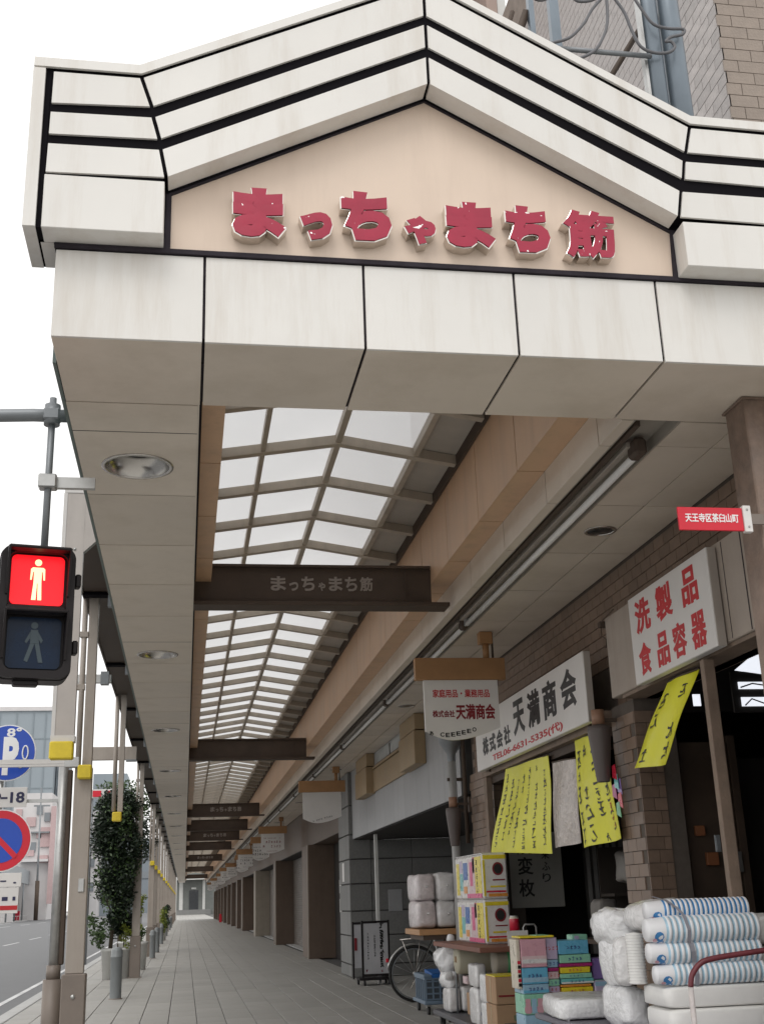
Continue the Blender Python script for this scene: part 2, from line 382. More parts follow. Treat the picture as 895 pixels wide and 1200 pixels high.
# --- backing of the gable and fascia
mb = MB(groove_m)
poly = [(-.845, 4.80), (-.845, 5.79), (-.30, 5.79), (1.254, 6.575), (2.79, 5.74), (4.3, 5.74), (4.3, 4.79)]
mb.prism([(x, 5.37, z) for x, z in [(-.845, 4.80), (-.845, 5.79), (-.30, 5.79), (1.254, 6.575), (2.79, 5.74), (4.3, 5.74), (4.3, 5.09), (2.636, 5.09), (1.254, 5.84), (-.164, 5.12), (-.17, 4.80)]], (0, .06, 0))
mb.prism([(x, 5.255, z) for x, z in [(-.82, 4.83), (-.82, 5.77), (-.30, 5.77), (1.254, 6.555), (2.79, 5.72), (4.3, 5.72), (4.3, 5.115), (2.64, 5.115), (1.254, 5.875), (-.18, 5.155), (-.195, 4.83)]], (0, .113, 0))
mb.box(-.86, 4.3, 5.425, 5.60, 4.80, 5.72)
part('backing_board', mb, gable)
# field
mb = MB(cream_m); mb.prism([(x, YF, z) for x, z in [(-.15, 4.793), (-.155, 5.12), (1.254, 5.85), (2.64, 5.085), (2.63, 4.793)]], (0, .034, 0))
part('field_panel', mb, gable)
mb = MB(joint_m)   # dark trim lines round the field
def strip(mb, p, q, y, wd, th=.012):
    p, q = Vector((p[0], 0, p[1])), Vector((q[0], 0, q[1])); d = (q-p).normalized(); n = Vector((-d.z, 0, d.x))*wd/2
    mb.prism([Vector((v.x, y-th, v.z)) for v in (p-n, q-n, q+n, p+n)], (0, th+.002, 0))
strip(mb, (-.15, 5.13), (1.26, 5.855), YF, .03); strip(mb, (1.25, 5.855), (2.65, 5.085), YF, .03, .013)
strip(mb, (-.155, 4.79), (-.155, 5.15), YF, .035, .014); strip(mb, (2.64, 4.79), (2.655, 5.11), YF, .03, .015)
strip(mb, (-.72, 4.780), (4.3, 4.778), YF, .026, .016)
part('joint_trim', mb, gable)
# band panels as slabs between boundary polylines
def band(name, top, bot, segs, y=YG, th=.014, m=white_panel, gap=.011):
    "top/bot: list of (x,z) at left end, left kink, peak, right kink, right end"
    for i in segs:
        a, b, c, d = [Vector((p[0], y, p[1])) for p in (bot[i], bot[i+1], top[i+1], top[i])]
        t = (b-a).normalized(); t2 = (c-d).normalized()
        pts = [a+t*gap, b-t*gap, c-t2*gap, d+t2*gap]
        part(name, MB(m).prism(pts, (0, th, 0)), gable)
LE, RE = -.775, 4.2
L_t = [(-.77, 5.735), (-.306, 5.735), (1.254, 6.525), (2.77, 5.685), (RE, 5.66)]
L_1b = [(-.772, 5.54), (-.25, 5.562), (1.254, 6.319), (2.729, 5.520), (RE, 5.50)]
L_2t = [(-.773, 5.483), (-.239, 5.492), (1.254, 6.254), (2.71, 5.455), (RE, 5.445)]
L_2b = [(-.775, 5.350), (-.205, 5.363), (1.254, 6.10), (2.691, 5.34), (RE, 5.30)]
L_3t = [(-.775, 5.29), (-.195, 5.295), (1.254, 6.03), (2.666, 5.254), (RE, 5.245)]
L_3b = [(-.778, 5.12), (-.164, 5.133), (1.254, 5.852), (2.636, 5.091), (RE, 5.065)]
band('panel', L_t, L_1b, range(4)); band('panel', L_2t, L_2b, range(4)); band('panel', L_3t, L_3b, (0, 3))
band('panel', L_3t, L_3b, (1, 2), th=.145, gap=.010)
# top border strip, leaning slightly proud
B_t = [(-.86, 5.812), (-.318, 5.812), (1.254, 6.60), (2.78, 5.762), (RE, 5.745)]
B_b = [(-.86, 5.757), (-.308, 5.757), (1.254, 6.551), (2.774, 5.708), (RE, 5.685)]
for i in range(4):
    pts = [Vector((p[0], YG-.012, p[1])) for p in (B_b[i], B_b[i+1], B_t[i+1], B_t[i])]
    part('border_strip', MB(white_panel).prism(pts, (0, .016, 0)), gable)
    cpts = [Vector((p[0], YG+.005, p[1]+dz)) for p, dz in ((B_t[i], -.022), (B_t[i+1], -.022), (B_t[i+1], -.001), (B_t[i], -.001))]
    part('coping', MB(white_panel).prism(cpts, (0, .40, 0)), gable)
bx('border_strip', white_panel, gable, -.862, -.80, YG-.011, YG+.40, 4.794, 5.746)
# lower boxes
bx('box_panel', white_panel, gable, -.772, -.172, YG-.002, YG+.146, 4.796, 5.105, .003)
bx('box_panel', white_panel, gable, 2.652, RE, YG-.002, YG+.146, 4.784, 5.06, .003)
bx('box_panel', white_panel, gable, -.79, -.725, YG+.15, YG+.40, 4.797, 5.5)
bx('backing_rib', groove_m, gable, -.80, -.773, YG+.01, YG+.40, 4.80, 5.70)
# lower fascia panels (front) and soffit panels
sx_ = [-.711, .041, .876, 1.703, 2.515, 3.35, 4.2]
part('fascia_core', MB(joint_m).box(-.70, 4.2, YF+.02, YF+.3, ZS+.03, 4.79), gable)
for a, b in zip(sx_[:-1], sx_[1:]):
    g0 = 0 if a == sx_[0] else .009
    bx('fascia_panel', white_panel, gable, a+g0*.8, b-.007, YF, YF+.018, ZS, 4.762, .002)
    g1 = .007
    bx('soffit_panel', soffit_m, gable, a+(0 if a == sx_[0] else .008), b-.008, YF+.0185, 6.186, ZS+.0, ZS+.018, .002)
part('soffit_core', MB(joint_m).box(-.70, 4.2, YF+.3, 6.18, ZS+.02, ZS+.06), gable)
# characters
CH = [('ま', .175, .465, 4.85, 5.155), ('っ', .53, .71, 4.85, 5.03), ('ち', .75, 1.03, 4.865, 5.175), ('ゃ', 1.09, 1.27, 4.86, 5.045), ('ま', 1.32, 1.6, 4.86, 5.15), ('ち', 1.655, 1.91, 4.85, 5.15), ('筋', 1.98, 2.285, 4.835, 5.145)]
nth = ['first', 'second', 'third', 'fourth', 'fifth', 'sixth', 'seventh']
for i, (c, a, b, z0, z1) in enumerate(CH):
    bb = .042 if c == '筋' else .072
    ch_ = put('character', text_mesh(c, b-a, z1-z0, [chrome], .075, bb+.008, FRONT, ((a+b)/2, YF, (z0+z1)/2), sloped=.10), gable)
    put('red_front', text_mesh(c, b-a-.010, z1-z0-.010, [red_face], .005, bb, FRONT, ((a+b)/2, YF, (z0+z1)/2), z0=.0755, sloped=.1), ch_)
# --- left soffit strip, panels with downlights
def holed(x0, x1, y0, y1, z, cx, cy, r, th=.018, n=32):
    mb = MB(soffit_m); A, B, C, D = [], [], [], []
    for k in range(n):
        a = 2*math.pi*k/n; dx, dy = math.cos(a), math.sin(a)
        t = min(((x1-cx) if dx > 0 else (cx-x0))/max(abs(dx), 1e-6), ((y1-cy) if dy > 0 else (cy-y0))/max(abs(dy), 1e-6))
        A.append(mb.bm.verts.new((cx+dx*r, cy+dy*r, z))); B.append(mb.bm.verts.new((cx+dx*t, cy+dy*t, z)))
        C.append(mb.bm.verts.new((cx+dx*r, cy+dy*r, z+th)))
    cs = []
    for (qx, qy) in ((x1, y1), (x0, y1), (x0, y0), (x1, y0)):
        cs.append(mb.bm.verts.new((qx, qy, z)))
    for k in range(n):
        j = (k+1) % n
        mb.bm.faces.new([A[k], A[j], B[j], B[k]]); mb.bm.faces.new([C[k], C[j], A[j], A[k]])
        a0, a1 = B[k].co, B[j].co
        if abs(a0.x-a1.x) > 1e-4 and abs(a0.y-a1.y) > 1e-4:
            cc = min(cs, key=lambda v: (v.co-(a0+a1)/2).length); mb.bm.faces.new([B[k], B[j], cc])
    return mb
ys_ = [6.196, 6.62]
y = 7.765
while y < YEND: ys_.append(y); y += 1.2
dl_y = [7.20+6.03*i for i in range(24)]
left_sof = []
SX0, SX1 = -.713, .022
shared = MB(soffit_m).box(SX0, SX1, .008, 1.192, ZS, ZS+.016).mesh('soffit_panel')
for a, b in zip(ys_[:-1], ys_[1:]):
    d = [q for q in dl_y if a < q < b]
    if d and d[0] < 70:
        cy = min(max(d[0], a+.30), b-.30)
        part('soffit_panel', holed(SX0, SX1, a+.005, b-.005, ZS, -.353, cy, .215), canopy)
        left_sof.append(cy)
    elif a > 7: put('soffit_panel', shared, canopy, loc=(0, a, 0))
    else: bx('soffit_panel', soffit_m, canopy, SX0, SX1, a+.005, b-.005, ZS, ZS+.018)
part('soffit_core', MB(joint_m).box(SX0+.01, SX1-.01, 6.19, YEND, ZS+.105, ZS+.13).box(-.713, -.58, 6.19, YEND, ZS+.019, ZS+.03).box(-.13, .02, 6.19, YEND, ZS+.019, ZS+.03).box(-.70, -.68, 6.2, YEND, ZS+.02, ZS+.1), canopy)
def downlight(x, y, z, r=.215, bowl=True, label='', group=None):
    t = thing('downlight', label, 'ceiling light', (x, y, z), group)
    part('trim_ring', MB(dlmetal).lathe([(r-.012, .0), (r-.012, -.010), (r+.014, -.007), (r+.016, -.001), (r, 0)], (x, y, z), n=36), t)
    if bowl:
        part('reflector', MB(dlmetal).lathe([(r-.004, .0), (r-.02, .055), (r-.075, .09), (.10, .10), (.10, .10)], (x, y, z), n=36), t)
        part('lamp_glass', MB(dark_lens, dlmetal).lathe([(.105, .098), (.09, .092), (.04, .09), (0, .088)], (x, y, z), n=20), t)
    else:
        part('lamp_glass', MB(dark_lens).lathe([(r-.012, -.004), (r*.6, -.012), (0, -.014)], (x, y, z), n=28), t)
    return t
on = ['first', 'second', 'third', 'fourth', 'fifth', 'sixth', 'seventh', 'eighth', 'ninth', 'tenth', 'eleventh', 'twelfth', 'thirteenth', 'fourteenth', 'fifteenth', 'sixteenth', 'seventeenth', 'eighteenth', 'nineteenth', 'twentieth']
for i, cy in enumerate(left_sof[:11]):
    downlight(-.353, cy, ZS, label='round metal downlight set in the kerb side soffit, %s one in from the entrance' % on[i], group='downlights in the kerb side soffit')
# --- left fascia return inside, brown step, brown face
for a, b in zip(ys_[:-1], ys_[1:]):
    if a > 80: break
    bx('side_panel', pink_m, canopy, .05, .196, a+.007, b-.007, 4.52, 4.535)
for a, b in zip(ys_[:-1], ys_[1:]):
    if a > 60: break
    bx('face_panel', pink_m, canopy, .186, .196, a+.007, b-.007, 4.536, 5.27)
bx('side_panel', pink_m, canopy, .05, .196, 81, YEND, 4.52, 4.535); bx('face_panel', pink_m, canopy, .186, .196, 61, YEND, 4.536, 5.27)
part('inner_face', MB(soffit_m).box(.023, .031, 6.19, YEND, ZS+.001, 4.53), canopy)
part('core', MB(joint_m).box(.032, .18, 6.4, YEND, 4.537, 4.56).box(.165, .185, 6.19, YEND, 4.56, 5.26), canopy)
# --- right side: salmon face and soffit, white face and strip
for a, b in zip(ys_[:-1], ys_[1:]):
    if a < 80:
        bx('face_panel', pink_m, canopy, 2.364, 2.374, a+.007, b-.007, 4.52, 5.272)
        bx('side_panel', pink_m, canopy, 2.375, 2.573, a+.007, b-.007, 4.52, 4.53)
    if a < 70:
        bx('step_panel', soffit_m, canopy, 2.573, 2.583, a+.007, b-.007, ZS, 4.519)
        bx('edge_panel', soffit_m, canopy, 2.584, 2.650, a+.007, b-.007, ZS, ZS+.01)
k0 = [a for a in ys_ if a >= 80][0]; k1 = [a for a in ys_ if a >= 70][0]
bx('face_panel', pink_m, canopy, 2.364, 2.374, k0+.01, YEND, 4.52, 5.272); bx('side_panel', pink_m, canopy, 2.375, 2.573, k0+.01, YEND, 4.52, 4.53)
bx('step_panel', soffit_m, canopy, 2.573, 2.583, k1+.01, YEND, ZS, 4.519); bx('edge_panel', soffit_m, canopy, 2.584, 2.650, k1+.01, YEND, ZS, ZS+.01)
part('core', MB(joint_m).box(2.375, 2.41, 6.19, YEND, 4.56, 5.27).box(2.376, 2.60, 6.19, YEND, 4.531, 4.56).box(2.5835, 2.62, 6.19, YEND, ZS+.02, 4.53).box(2.585, 2.648, 6.19, YEND, ZS+.0105, ZS+.02), canopy)
# recess with conduit and tubes
part('light_recess', MB(mat('recess lining', (.34, .31, .27), .5, var=.1, dirt=.4)).box(2.652, 2.66, 6.19, YEND, ZS+.0, ZS+.09).box(2.66, 2.95, 6.19, YEND, ZS+.08, ZS+.09).box(2.94, 2.948, 6.19, YEND, ZS+.0, ZS+.079), canopy)
tl = 6.6
i = 0
while tl < 100:
    y0 = tl
    t = thing('tube_light', 'slim unlit fluorescent batten in the ceiling slot, %s one in from the entrance' % on[i], 'tube light', (2.83, y0, ZS), 'fluorescent battens in the ceiling slot')
    part('tube', MB(tube_m).cyl((2.845, y0+.12, ZS-.03), (2.845, y0+4.9, ZS-.03), .026, 12), t)
    part('housing', MB(post_m).box(2.775, 2.825, y0+.06, y0+4.95, ZS+.012, ZS+.05, .004), t)
    part('end_cap', MB(steel_br).box(2.80, 2.885, y0-.02, y0+.13, ZS-.06, ZS+.06, .02), t)
    part('joint_box', MB(galv).box(2.82, 2.87, y0+4.88, y0+4.96, ZS-.05, ZS+.03, .01), t)
    tl += 5.0; i += 1
    if i > 18: break
bx('conduit', steel_br, canopy, 2.69, 2.73, 6.3, YEND, ZS+.01, ZS+.045)
# --- right flat ceiling with seams
cy_ = [6.20, 6.60]; y = 7.775
while y < YEND: cy_.append(y); y += 1.245
cs = [MB(soffit_m).box(x0+.007, x1-.007, .008, 1.237, ZS, ZS+.012).mesh('ceiling_panel') for x0, x1 in ((2.95, 3.33), (3.33, 3.70))]
rdl = [8.39, 17.0, 25.6, 34.2, 42.8]
rdl_used = []
for a, b in zip(cy_[:-1], cy_[1:]):
    if a > 100: break
    d = [q for q in rdl if a <= q < b]
    for j, (x0, x1) in enumerate(((2.95, 3.33), (3.33, 3.70))):
        if a > 7: put('ceiling_panel', cs[j], canopy, loc=(0, a, 0))
        else: bx('ceiling_panel', soffit_m, canopy, x0+.004, x1-.004, a+.004, b-.004, ZS, ZS+.015)
bx('ceiling_panel', soffit_m, canopy, 2.95, 3.70, a+.004, YEND, ZS, ZS+.015)
bx('core', joint_m, canopy, 2.951, 3.712, 6.19, YEND, ZS+.013, ZS+.05)
for i, cy in enumerate(rdl):
    downlight(3.20, cy, ZS, r=.115, bowl=False, label='small dark round light in the shop side ceiling, %s one in from the entrance' % on[i], group='small dark lights in the shop side ceiling')
# --- skylight roof
RX, RZ = 1.279, 5.458
def rz_(x): return RZ-.159*abs(x-RX)
cols = [(.196, .608, pane_m), (.608, RX, pane_m), (RX, 1.976, pane_m)]
RP = 1.05; r0 = 6.43
rows = [r0+RP*i for i in range(0, 138)]
opaque = mat('grey roof lining', (.42, .385, .34), .6, var=.1, dirt=.3)
pm_ = []
for (x0, x1, m) in cols+[(1.976, 2.364, opaque)]:
    pm_.append(MB(m).prism([(x0+.005, .005, rz_(x0+.005)+.05), (x1-.005, .005, rz_(x1-.005)+.05), (x1-.005, RP-.005, rz_(x1-.005)+.05), (x0+.005, RP-.005, rz_(x0+.005)+.05)], (0, 0, .006)).mesh('pane'))
for q_, (x0, x1, m) in enumerate(cols+[(1.976, 2.364, opaque)]):
    part('pane' if q_ < 3 else 'roof_panel', MB(m).prism([(x0+.005, 5.66, rz_(x0+.005)+.05), (x1-.005, 5.66, rz_(x1-.005)+.05), (x1-.005, 6.425, rz_(x1-.005)+.05), (x0+.005, 6.425, rz_(x0+.005)+.05)], (0, 0, .006)), canopy)
rafm = MB(rafter_m)
for s_ in (-1, 1):
    xe = .196 if s_ < 0 else 2.364
    rafm.prism([(RX, -.042, RZ+.045), (RX, .042, RZ+.045), (RX, .042, RZ-.04), (RX, -.042, RZ-.04)], (xe-RX, 0, rz_(xe)-RZ))
rafm = rafm.mesh('rafter')
for i, yy in enumerate(rows):
    if i < 70:
        for j, me in enumerate(pm_): put('pane' if j < 3 else 'roof_panel', me, canopy, loc=(0, yy, 0))
        put('rafter', rafm, canopy, loc=(0, yy, 0))
mb = MB(pane_m); mo = MB(opaque); mr_ = MB(rafter_m)
for yy in rows[70:]:
    for (x0, x1, m) in cols: mb.face([(x0, yy, rz_(x0)+.05), (x1, yy, rz_(x1)+.05), (x1, yy+RP, rz_(x1)+.05), (x0, yy+RP, rz_(x0)+.05)])
    mo.face([(1.976, yy, rz_(1.976)+.05), (2.364, yy, rz_(2.364)+.05), (2.364, yy+RP, rz_(2.364)+.05), (1.976, yy+RP, rz_(1.976)+.05)])
    for s_ in (-1, 1):
        xe = .196 if s_ < 0 else 2.364
        mr_.prism([(RX, yy-.032, RZ+.045), (RX, yy+.032, RZ+.045), (RX, yy+.032, RZ-.035), (RX, yy-.032, RZ-.035)], (xe-RX, 0, rz_(xe)-RZ))
part('pane', mb, canopy, kind='stuff'); part('roof_panel', mo, canopy, kind='stuff'); part('rafter', mr_, canopy, kind='stuff')
for x, hw in ((.608, .021), (RX, .027), (1.976, .026)):
    bx('purlin', rafter_m, canopy, x-hw, x+hw, 5.6, YEND, rz_(x)-.028, rz_(x)+.06)
part('eave_channel', MB(steel_br).box(.197, .215, 5.7, YEND, rz_(.2)-.06, rz_(.2)+.07).box(2.34, 2.363, 5.7, YEND, rz_(2.36)-.06, rz_(2.36)+.06), canopy)
# outer sheet-metal side toward the road and top edge, both sides
part('outer_side', MB(green_side).box(-.735, -.716, 5.7, YEND, ZS+.002, 4.93).box(-.73, .16, 5.7, YEND, 4.935, 4.95), canopy)
part('flat_roof', MB(green_side).box(.16, .184, 5.8, YEND, 4.951, 5.30).box(2.415, 3.72, 5.8, YEND, 5.2, 5.24), canopy)
bx('roof_edge', white_panel, canopy, 2.60, 4.2, 5.7, 5.95, 5.06, 5.24)

# --- tie beams
for i, yb in enumerate([10.97, 23.6, 39.2, 46.7, 53.9, 63.2, 79, 103, 129]):
    txt = i in (0, 2, 4, 6)
    t = thing('tie_beam', 'dark brown steel beam across the arcade, %s one in from the entrance%s' % (on[i], ', with grey lettering' if txt else ''), 'beam', (1.28, yb, ZS), 'dark steel beams across the arcade')
    bx('web', steel_br, t, .03, 2.362, yb, yb+.10, ZS+.045, 4.665)
    bx('bottom_flange', steel_br, t, .026, 2.53, yb-.07, yb+.18, ZS+.005, ZS+.045, .004)
    bx('top_flange', steel_br, t, .20, 2.355, yb-.045, yb+.15, 4.666, 4.69)
    bx('cover_plate', steel_br, t, 2.10, 2.115, yb-.012, yb-.001, ZS+.05, 4.66)
    if txt:
        # characters of differing size, as painted
        for c, a, b, s in (('ま', .77, .92, 1), ('っ', .95, 1.04, .6), ('ち', 1.07, 1.20, 1), ('ゃ', 1.235, 1.305, .6), ('ま', 1.34, 1.475, 1), ('ち', 1.50, 1.62, 1), ('筋', 1.645, 1.775, 1)):
            h_ = .145 if s == 1 else .088
            letters(c, b-a, h_, ink_grey, t, ((a+b)/2, yb, 4.435+h_/2), bold=.03, depth=.006, name='character')

# ================================================================== POSTS, GUTTER BEAM, HANGERS (kerb side)
gut = thing('gutter_beam', 'long dark steel beam carrying the kerb side edge of the arcade', 'beam', (-1.07, 11, 4.95))
part('box_section', MB(steel_br).box(-1.19, -.93, 11.12, YEND, 4.97, 5.02).box(-1.215, -1.19, 11.12, YEND, 4.95, 5.30).box(-.93, -.905, 11.12, YEND, 4.95, 5.12), gut)
for k in range(34):
    bx('strap', groove_m, gut, -1.20, -.92, 13.1+k*4.1, 13.25+k*4.1, 4.93, 4.965)
    bx('bracket', galv_d, gut, -.92, -.72, 13.1+k*4.1, 13.2+k*4.1, 4.80, 4.93)
def yellow(t, x, y, z=2.97):
    part('yellow_box', MB(yellow_box).box(x-.075, x+.075, y-.115, y-.005, z-.075, z+.075, .014), t)
def post_thing(y, i, arm=False):
    x = -1.12
    t = thing('arcade_post', 'taupe steel arcade post with wide brown foot and yellow box, %s post from the entrance' % on[i], 'post', (x, y, 0), 'taupe posts along the kerb')
    part('shaft', MB(post_m).box(x-.095, x+.095, y-.05, y+.05, .92, 3.04, .008), t)
    part('foot', MB(foot_m).box(x-.125, x+.125, y-.08, y+.08, 0, .92, .012).box(x-.16, x+.16, y-.11, y+.11, 0, .02), t)
    part('upper_shaft', MB(post_m).box(x-.02, x+.085, y-.045, y+.045, 3.041, 4.97, .006), t)
    part('downpipe', MB(post_m).cyl((x-.065, y-.02, 3.05), (x-.065, y-.02, 4.95), .032, 10).box(x-.12, x-.03, y-.05, y+.03, 3.9, 3.96).box(x-.11, x-.02, y-.06, y+.02, 4.5, 4.56), t)
    yellow(t, x+.02, y-.05, 2.98)
    if i < 6: part('bolt', MB(galv).lathe([(.0, -.012), (.022, -.01), (.024, 0)], (x+.0, y-.08, .70), 'Y', 10), t)
    return t
def hanger_thing(y, i, big=False):
    x = -1.12
    t = thing('hanging_casing', '%s, ending in a yellow box' % ('wide pale casing hanging behind the pedestrian signal' if big else 'slim taupe casing hanging between the first two posts'), 'casing', (x, y, 4.9), 'hanging casings with yellow boxes')
    if big:
        part('casing', MB(mat('pale taupe sheet', (.46, .42, .39), .45, var=.08, dirt=.25, streak=True)).box(x-.07, x+.10, y-.03, y+.06, 3.06, 5.40).prism([(x+.10, y-.028, 4.80), (x+.10, y-.028, 5.40), (x+.42, y-.028, 5.40), (x+.42, y-.028, 5.12)], (0, .08, 0)), t)
        part('side_flange', MB(mat('pale flange', (.62, .60, .58), .4, var=.05)).box(x-.105, x-.071, y-.035, y+.06, 2.98, 5.40).box(x-.10, x+.10, y-.036, y+.06, 5.401, 5.44), t)
        part('rivet', MB(galv).lathe([(0, -.012), (.014, -.009), (.016, 0)], (x+.02, y-.03, 4.83), 'Y', 8).lathe([(0, -.012), (.014, -.009), (.016, 0)], (x+.02, y-.03, 3.7), 'Y', 8), t)
        part('base_plate', MB(mat('pale flange', (.62, .60, .58), .4)).box(x-.105, x+.11, y-.06, y+.07, 3.0, 3.058), t)
        part('yellow_box', MB(yellow_box).box(x-.105, x+.105, y-.115, y+.0, 2.84, 2.999, .012), t)
    else:
        part('casing', MB(post_m).box(x+.01, x+.095, y-.045, y+.045, 3.05, 4.97, .005), t)
        part('downpipe', MB(post_m).cyl((x-.05, y-.02, 3.06), (x-.05, y-.02, 4.95), .035, 10), t)
        yellow(t, x+.01, y, 2.97)
    return t
hanger_thing(11.0, 0, True); hanger_thing(20.0, 1)
post_y = [13.4, 29.8, 42.1, 47.0, 52.7, 58.8, 66.8, 75, 83, 92, 101, 110, 120, 130, 140, 149]
for i, y in enumerate(post_y): post_thing(y, i)
# silver bits on the first post
t1 = [o for o in bpy.data.objects if o.name == 'arcade_post'][0]
bx('bracket_plate', galv, t1, -1.12, -1.055, 13.335, 13.35, 1.73, 1.87, .01)
# horizontal arms
arm = thing('banner_rail', 'pale flat steel arm reaching over the road from the first arcade post', 'steel arm', (-1.5, 13.3, 3.08))
part('bar', MB(mat('pale flange', (.62, .60, .58), .4)).box(-2.6, -1.20, 13.29, 13.33, 3.075, 3.125).box(-2.6, -1.20, 13.275, 13.33, 3.045, 3.07), arm)
part('clamp', MB(galv).box(-1.32, -1.16, 13.25, 13.35, 3.03, 3.14, .008), arm)
arm = thing('cross_bar', 'grey boxed crossbar reaching from the gutter beam over the kerb behind the first post', 'steel arm', (-1.4, 24, 4.46))
part('bar', MB(post_m).box(-1.95, -1.0, 24, 24.1, 4.36, 4.62, .006), arm); part('clamp', MB(galv_d).box(-1.2, -1.0, 23.95, 24.12, 4.33, 4.36), arm)
arm = thing('cross_bar', 'pale crossbar high beside the first arcade post below the gutter beam', 'steel arm', (-1.2, 15, 4.33))
part('bar', MB(galv).box(-1.40, -.97, 15, 15.06, 4.27, 4.38, .006), arm); part('clamp', MB(galv_d).box(-1.1, -1.0, 14.96, 15.08, 4.25, 4.41), arm)
arm = thing('cross_bar', 'thin pale tube running from the potted climber to the second post', 'steel arm', (-1.6, 29.7, 3.13))
part('bar', MB(galv).cyl((-2.15, 29.68, 3.15), (-1.2, 29.68, 3.13), .032, 10), arm)
part('clamp', MB(galv).box(-1.24, -1.18, 29.64, 29.75, 3.08, 3.19), arm)
# silver sign pole with sleeve
sp = thing('sign_pole', 'silver round pole with brown sleeve foot carrying the blue road signs', 'pole', (-1.365, 13.7, 0))
px_ = -1.365; py_ = 13.7
part('tube', MB(galv).cyl((px_, py_, .9), (px_, py_, 3.10), .055, 18), sp)
part('brown_strip', MB(steel_br).box(px_+.045, px_+.10, py_-.03, py_+.05, 1.0, 3.05, .01), sp)
part('collar', MB(foot_m).cyl((px_, py_, .86), (px_, py_, 1.0), .075, 18), sp)
part('sleeve', MB(foot_m).cyl((px_, py_, 0), (px_, py_, .86), .105, 20), sp)
part('small_bar', MB(galv).box(-1.78, px_, py_-.02, py_+.02, 2.70, 2.735), sp)
pg = thing('white_pipe', 'short white bent pipe standing between the sign pole foot and post foot', 'pipe', (-1.1, 12.9, 0))
part('tube', MB(pot_m).tube([(-1.11, 12.55, 0), (-1.11, 12.55, .42), (-1.09, 12.55, .46), (-1.05, 12.55, .48)], .025, 10), pg)

# road signs (seen at an angle, cut by the frame)
def disc(mb, c, r, n, mi, y, a0=0, squash=1):
    mb.prism([(c[0]+r*math.cos(2*math.pi*k/n)*squash, y, c[1]+r*math.sin(2*math.pi*k/n)) for k in range(n)], (0, .004, 0), mi)
SYN = 13.6; K = 13.6/11
ps = thing('parking_sign', 'round blue parking sign with white P and small clock marks, above number plate', 'road sign', (-1.84, SYN, 3.1))
cx, cz = -1.595*K, 1.55+(2.915-1.55)*K
mb = MB(ink_white, sign_blue, galv); disc(mb, (cx, cz), .31, 40, 0, SYN-.004, squash=.98); disc(mb, (cx, cz), .298, 40, 1, SYN-.009, squash=.98); disc(mb, (cx, cz), .308, 40, 2, SYN+.002)
part('disc', mb, ps)
letters('P', .17, .42, ink_white, ps, (cx+.035, SYN-.009, cz-.035), bold=.05, depth=.004)
letters('8°', .16, .10, ink_white, ps, (cx+.06, SYN-.009, cz+.225), bold=.03, depth=.004)
def loop(mb, x, z, a, b): mb.tube([(x+a*math.cos(q*math.pi/8), SYN-.012, z+b*math.sin(q*math.pi/8)) for q in range(16)], .009, 5, closed=True)
mb = MB(ink_white); loop(mb, cx+.19, cz+.0, .03, .075); part('clock_mark', mb, ps)
mb = MB(ink_white); loop(mb, cx+.145, cz-.13, .025, .035); part('clock_mark', mb, ps)
mb = MB(ink_white); loop(mb, cx+.205, cz-.12, .025, .035); part('clock_mark', mb, ps)
pl = thing('time_plate', 'white rectangular time plate reading 9 to 18 between the two round signs', 'road sign', (-1.9, SYN, 2.7))
bx('plate', sign_white, pl, -2.25, -1.735, SYN-.006, SYN, 2.645, 2.86, .004)
letters('9‐18', .34, .12, ink_navy, pl, (-1.93, SYN-.006, 2.75), bold=.03)
nps = thing('no_parking_sign', 'round blue no parking sign with red rim and diagonal bar', 'road sign', (-1.97, SYN, 2.2))
cz = 2.295; cx = -1.99
mb = MB(ink_white, sign_red, sign_blue); disc(mb, (cx, cz), .33, 40, 0, SYN-.004); disc(mb, (cx, cz), .318, 40, 1, SYN-.009); disc(mb, (cx, cz), .235, 36, 2, SYN-.013)
part('disc', mb, nps)
part('diagonal_bar', MB(sign_red).prism([(cx+p[0], SYN-.016, cz+p[1]) for p in ((-.195, .155), (-.155, .195), (.195, -.155), (.155, -.195))], (0, .003, 0)), nps)
pl = thing('time_plate', 'lower white time plate starting with a nine, under the no parking sign', 'road sign', (-1.9, SYN, 1.85))
bx('plate', sign_white, pl, -2.25, -1.74, SYN-.006, SYN, 1.81, 1.955, .003); letters('9- .', .28, .085, ink_navy, pl, (-1.93, SYN-.006, 1.885), bold=.02)
pl = thing('notice_plate', 'small white notice plate with red stripe at the bottom of the road signs', 'road sign', (-1.85, SYN, 1.6))
bx('plate', sign_white, pl, -1.98, -1.76, SYN-.006, SYN, 1.54, 1.805, .003)
bx('red_stripe', ink_red, pl, -1.98, -1.765, SYN-.010, SYN-.0065, 1.575, 1.62)
part('symbol', MB(ink_navy).box(-1.93, -1.87, SYN-.010, SYN-.0065, 1.67, 1.71), pl); part('symbol', MB(ink_navy).box(-1.82, -1.79, SYN-.010, SYN-.0065, 1.67, 1.71), pl)
rp = thing('sign_post', 'thin grey tube behind the round signs holding them to the arm', 'pole', (-1.9, SYN+.04, 0)); part('tube', MB(galv).cyl((-2.03, SYN+.05, 0), (-2.03, SYN+.05, 3.5), .03, 10), rp)

